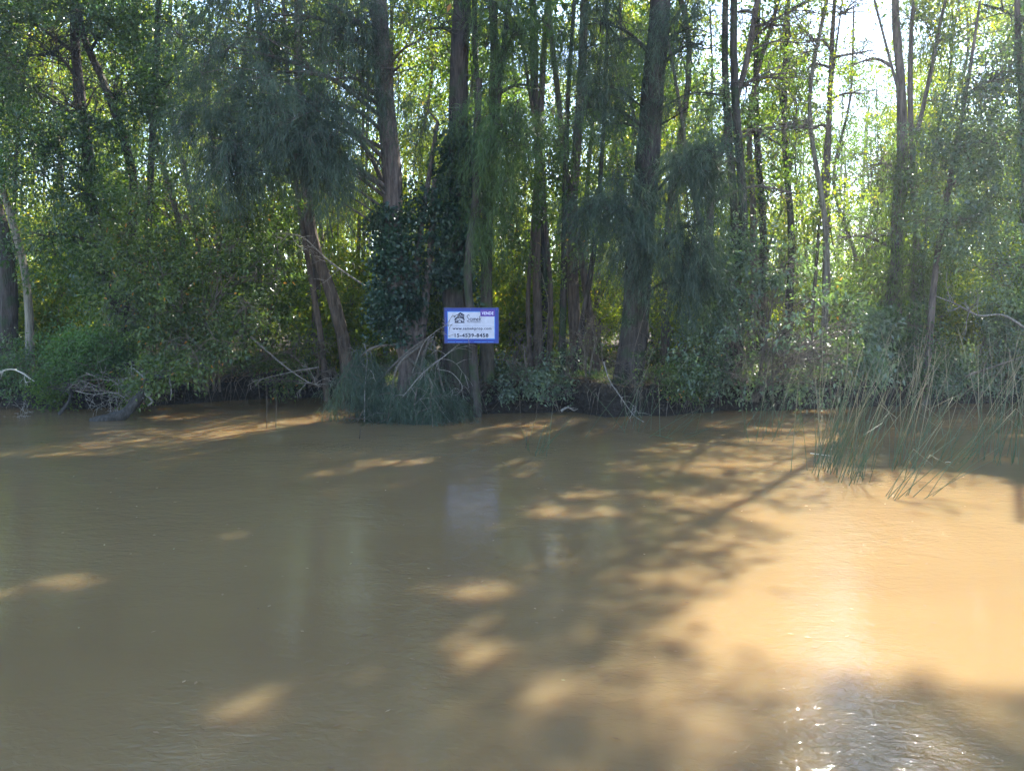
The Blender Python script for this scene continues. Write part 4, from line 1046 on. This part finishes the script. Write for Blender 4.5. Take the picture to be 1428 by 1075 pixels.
for row, (ya, yb, cnt) in enumerate([(19.2, 22, 15), (22, 26, 30), (26, 32, 38), (32, 42, 44)]):
    for i in range(cnt):
        y = ya+(yb-ya)*rng.random()
        cand = []
        for q in range(9):
            y = ya+(yb-ya)*rng.random(); x = (-1+2*(i+rng.random())/cnt)*y*.74
            cand.append((min(blocks(x, y), 1.6), -q, x, y))
        _, _, x, y = max(cand)
        place(protos, int(rng.integers(0, 5)), x, y, 'tree')
for row, (ya, yb, cnt) in enumerate([(18.8, 21, 16), (21, 25, 26), (25, 31, 30), (31, 40, 30)]):
    for i in range(cnt):
        y = ya+(yb-ya)*rng.random()
        x = (-1+2*(i+rng.random())/cnt)*y*.74
        near = min(np.hypot(*(c_+SUN*t-np.array([x, y, 0]))[:2]) for c_, _ in SHAFTS[:4] for t in (1.5, 3, 4.5))
        if near < 2.0 or (14.5 < y < 19.5 and 4 < x < 8): continue
        place(bushes, int(rng.integers(0, 4)), x, y, 'bush')
plant_spots()

# far woods reading as one mass
g = Geo()
nfar = 2600
yy = 44+rng.random(nfar)*30
xx = (rng.random(nfar)*2-1)*yy*.85
hmax = 9.5+2.5*np.sin(xx*.25)+1.5*np.sin(xx*.71+2)
zz = (rng.random(nfar)**.8)*hmax*(1+.1*(xx < -8))
Cc = np.stack([xx, yy, zz+.3], 1)
A = norm(rng.normal(size=(nfar, 3)))
tt = SPEC['high']
Pp = (Cc[:, None, :]+rng.normal(size=(nfar, 26, 3))*.75).reshape(-1, 3)
D = norm(rng.normal(size=Pp.shape))
V, F = kites(Pp, D, .34, .19, .3); g.add(V, F)
o = link('far_woods', g.mesh('far_woods', M['back'], False)); o['kind'] = 'stuff'
o['label'] = 'distant sunlit woods closing the view behind all the trees'
g = Geo()
nt = 150
yt = 42+rng.random(nt)*28; xt = (rng.random(nt)*2-1)*yt*.8
pth = np.stack([np.stack([xt, yt, np.zeros(nt)], 1), np.stack([xt+rng.normal(size=nt)*.3, yt, np.full(nt, 6.)], 1), np.stack([xt+rng.normal(size=nt)*.6, yt, 11+rng.random(nt)*4], 1)], 1)
V, F = tubes(pth, np.array([[.13, .1, .04]])*(.6+.8*rng.random((nt, 1))), 6); g.add(V, F)
o = link('far_woods_trunks', g.mesh('far_woods_trunks', M['bark_grey'])); o['kind'] = 'stuff'
o['label'] = 'distant thin trunks inside the far woods'

# leaf litter, grass tufts and small ferns on the bank
g = Geo()
n_ = 26000
lx = (rng.random(n_)*2-1)*15; ly = shore(lx)+.25+(rng.random(n_)**1.6)*8
lz = np.array([ground_z(a, b) for a, b in zip(lx, ly)])+.015
Pp = np.stack([lx, ly, lz], 1); D = rng.normal(size=(n_, 3)); D[:, 2] = np.abs(D[:, 2])*.25; D = norm(D)
V, F = kites(Pp, D, .09, .045, 1.5); g.add(V, F)
M['litter'] = leaf_mat('dead_leaf', [(0, (.10, .06, .03)), (.5, (.20, .13, .07)), (.85, (.33, .24, .14)), (1, (.08, .11, .03))], .2, tcol=(1.2, 1, .7), rough=.7, spec=.2)
o = link('leaf_litter', g.mesh('leaf_litter', M['litter'], False)); o['kind'] = 'stuff'; o['label'] = 'brown fallen leaves covering the bank'
g = Geo()
n_ = 9000
lx = (rng.random(n_)*2-1)*15; ly = shore(lx)+.3+(rng.random(n_)**1.3)*6
lz = np.array([ground_z(a, b) for a, b in zip(lx, ly)])
Pp = np.stack([lx, ly, lz], 1); Pp = np.repeat(Pp, 4, 0)+rng.normal(size=(n_*4, 3))*np.array([.03, .03, .0])
D = norm(rng.normal(size=Pp.shape)*np.array([.6, .6, .2])+np.array([0, -.15, .8]))
V, F = kites(Pp, D, .28, .012, 0, 0, .25); g.add(V, F)
M['grass'] = leaf_mat('bank_grass', [(0, (.04, .07, .02)), (.7, (.09, .12, .035)), (1, (.26, .22, .11))], .35, rough=.5)
o = link('grass', g.mesh('grass', M['grass'], False)); o['kind'] = 'stuff'; o['label'] = 'sparse grass and sedge on the bank'

for o in bpy.data.objects:
    if '_world_mesh' in o: del o['_world_mesh']
print('triangles (unique meshes):', sum(sum(len(p.vertices)-2 for p in me.polygons) if len(me.polygons) < 2000 else len(me.polygons)*2 for me in bpy.data.meshes), 'objects', len(bpy.data.objects))

g = Geo()
n_ = 240
fx = rng.uniform(-9, 9, n_); fy = rng.uniform(2.8, 15, n_)
fx = fx*fy/15
Pp = np.stack([fx, fy, np.full(n_, .004)], 1); a_ = rng.random(n_)*6.28
D = np.stack([np.cos(a_), np.sin(a_), np.zeros(n_)], 1)
V, F = kites(Pp, D, .038, .018, 60, 0.02, 0)
g.add(V, F)  # leaf bits that also stand in for tiny glints on the water
o = link('floating_leaf_glints', g.mesh('floating_leaf_glints', M['litter'], False)); o['kind'] = 'stuff'; o['label'] = 'tiny floating leaves and specks added for glints on the water'
n_ = 260
rx = rng.uniform(-13, 13, n_); ry = shore(rx)
p0 = np.stack([rx, ry+.35+.1*rng.random(n_), .5+.12*rng.random(n_)], 1)
p1 = p0+np.stack([rng.normal(size=n_)*.12, -.30-.12*rng.random(n_), -.12-.1*rng.random(n_)], 1)
p2 = p1+np.stack([rng.normal(size=n_)*.12, -.10-.10*rng.random(n_), -.3-.25*rng.random(n_)], 1)
V, F = tubes(np.stack([p0, p1, p2], 1), np.array([[.014, .009, .003]])*(.5+1.2*rng.random((n_, 1))), 4)
g = Geo(); g.add(V, F)
o = link('bank_roots', g.mesh('bank_roots', M['twig'])); o['kind'] = 'stuff'; o['label'] = 'fine roots hanging over the dark undercut bank'

# ------------------------------------------------------------------ thin sunlit haze, added to imitate veiling glare over the darks
m, n, l = new_mat('glare_haze')
pv = n.new('ShaderNodeVolumePrincipled')
pv.inputs['Color'].default_value = (.86, .92, 1.0, 1)
pv.inputs['Density'].default_value = GLARE_HAZE
pv.inputs['Anisotropy'].default_value = .35
o_ = n.new('ShaderNodeOutputMaterial'); l.new(pv.outputs[0], o_.inputs['Volume'])
V = np.array([(x, y, z) for z in (-4.2, 26.0) for x, y in ((-460, -460), (460, -460), (460, 610), (-460, 610))])
o = link('glare_haze', raw_mesh('glare_haze', V, np.array([(3, 2, 1, 0), (4, 5, 6, 7), (0, 1, 5, 4), (1, 2, 6, 5), (2, 3, 7, 6), (3, 0, 4, 7)]), False, m)); o['kind'] = 'stuff'
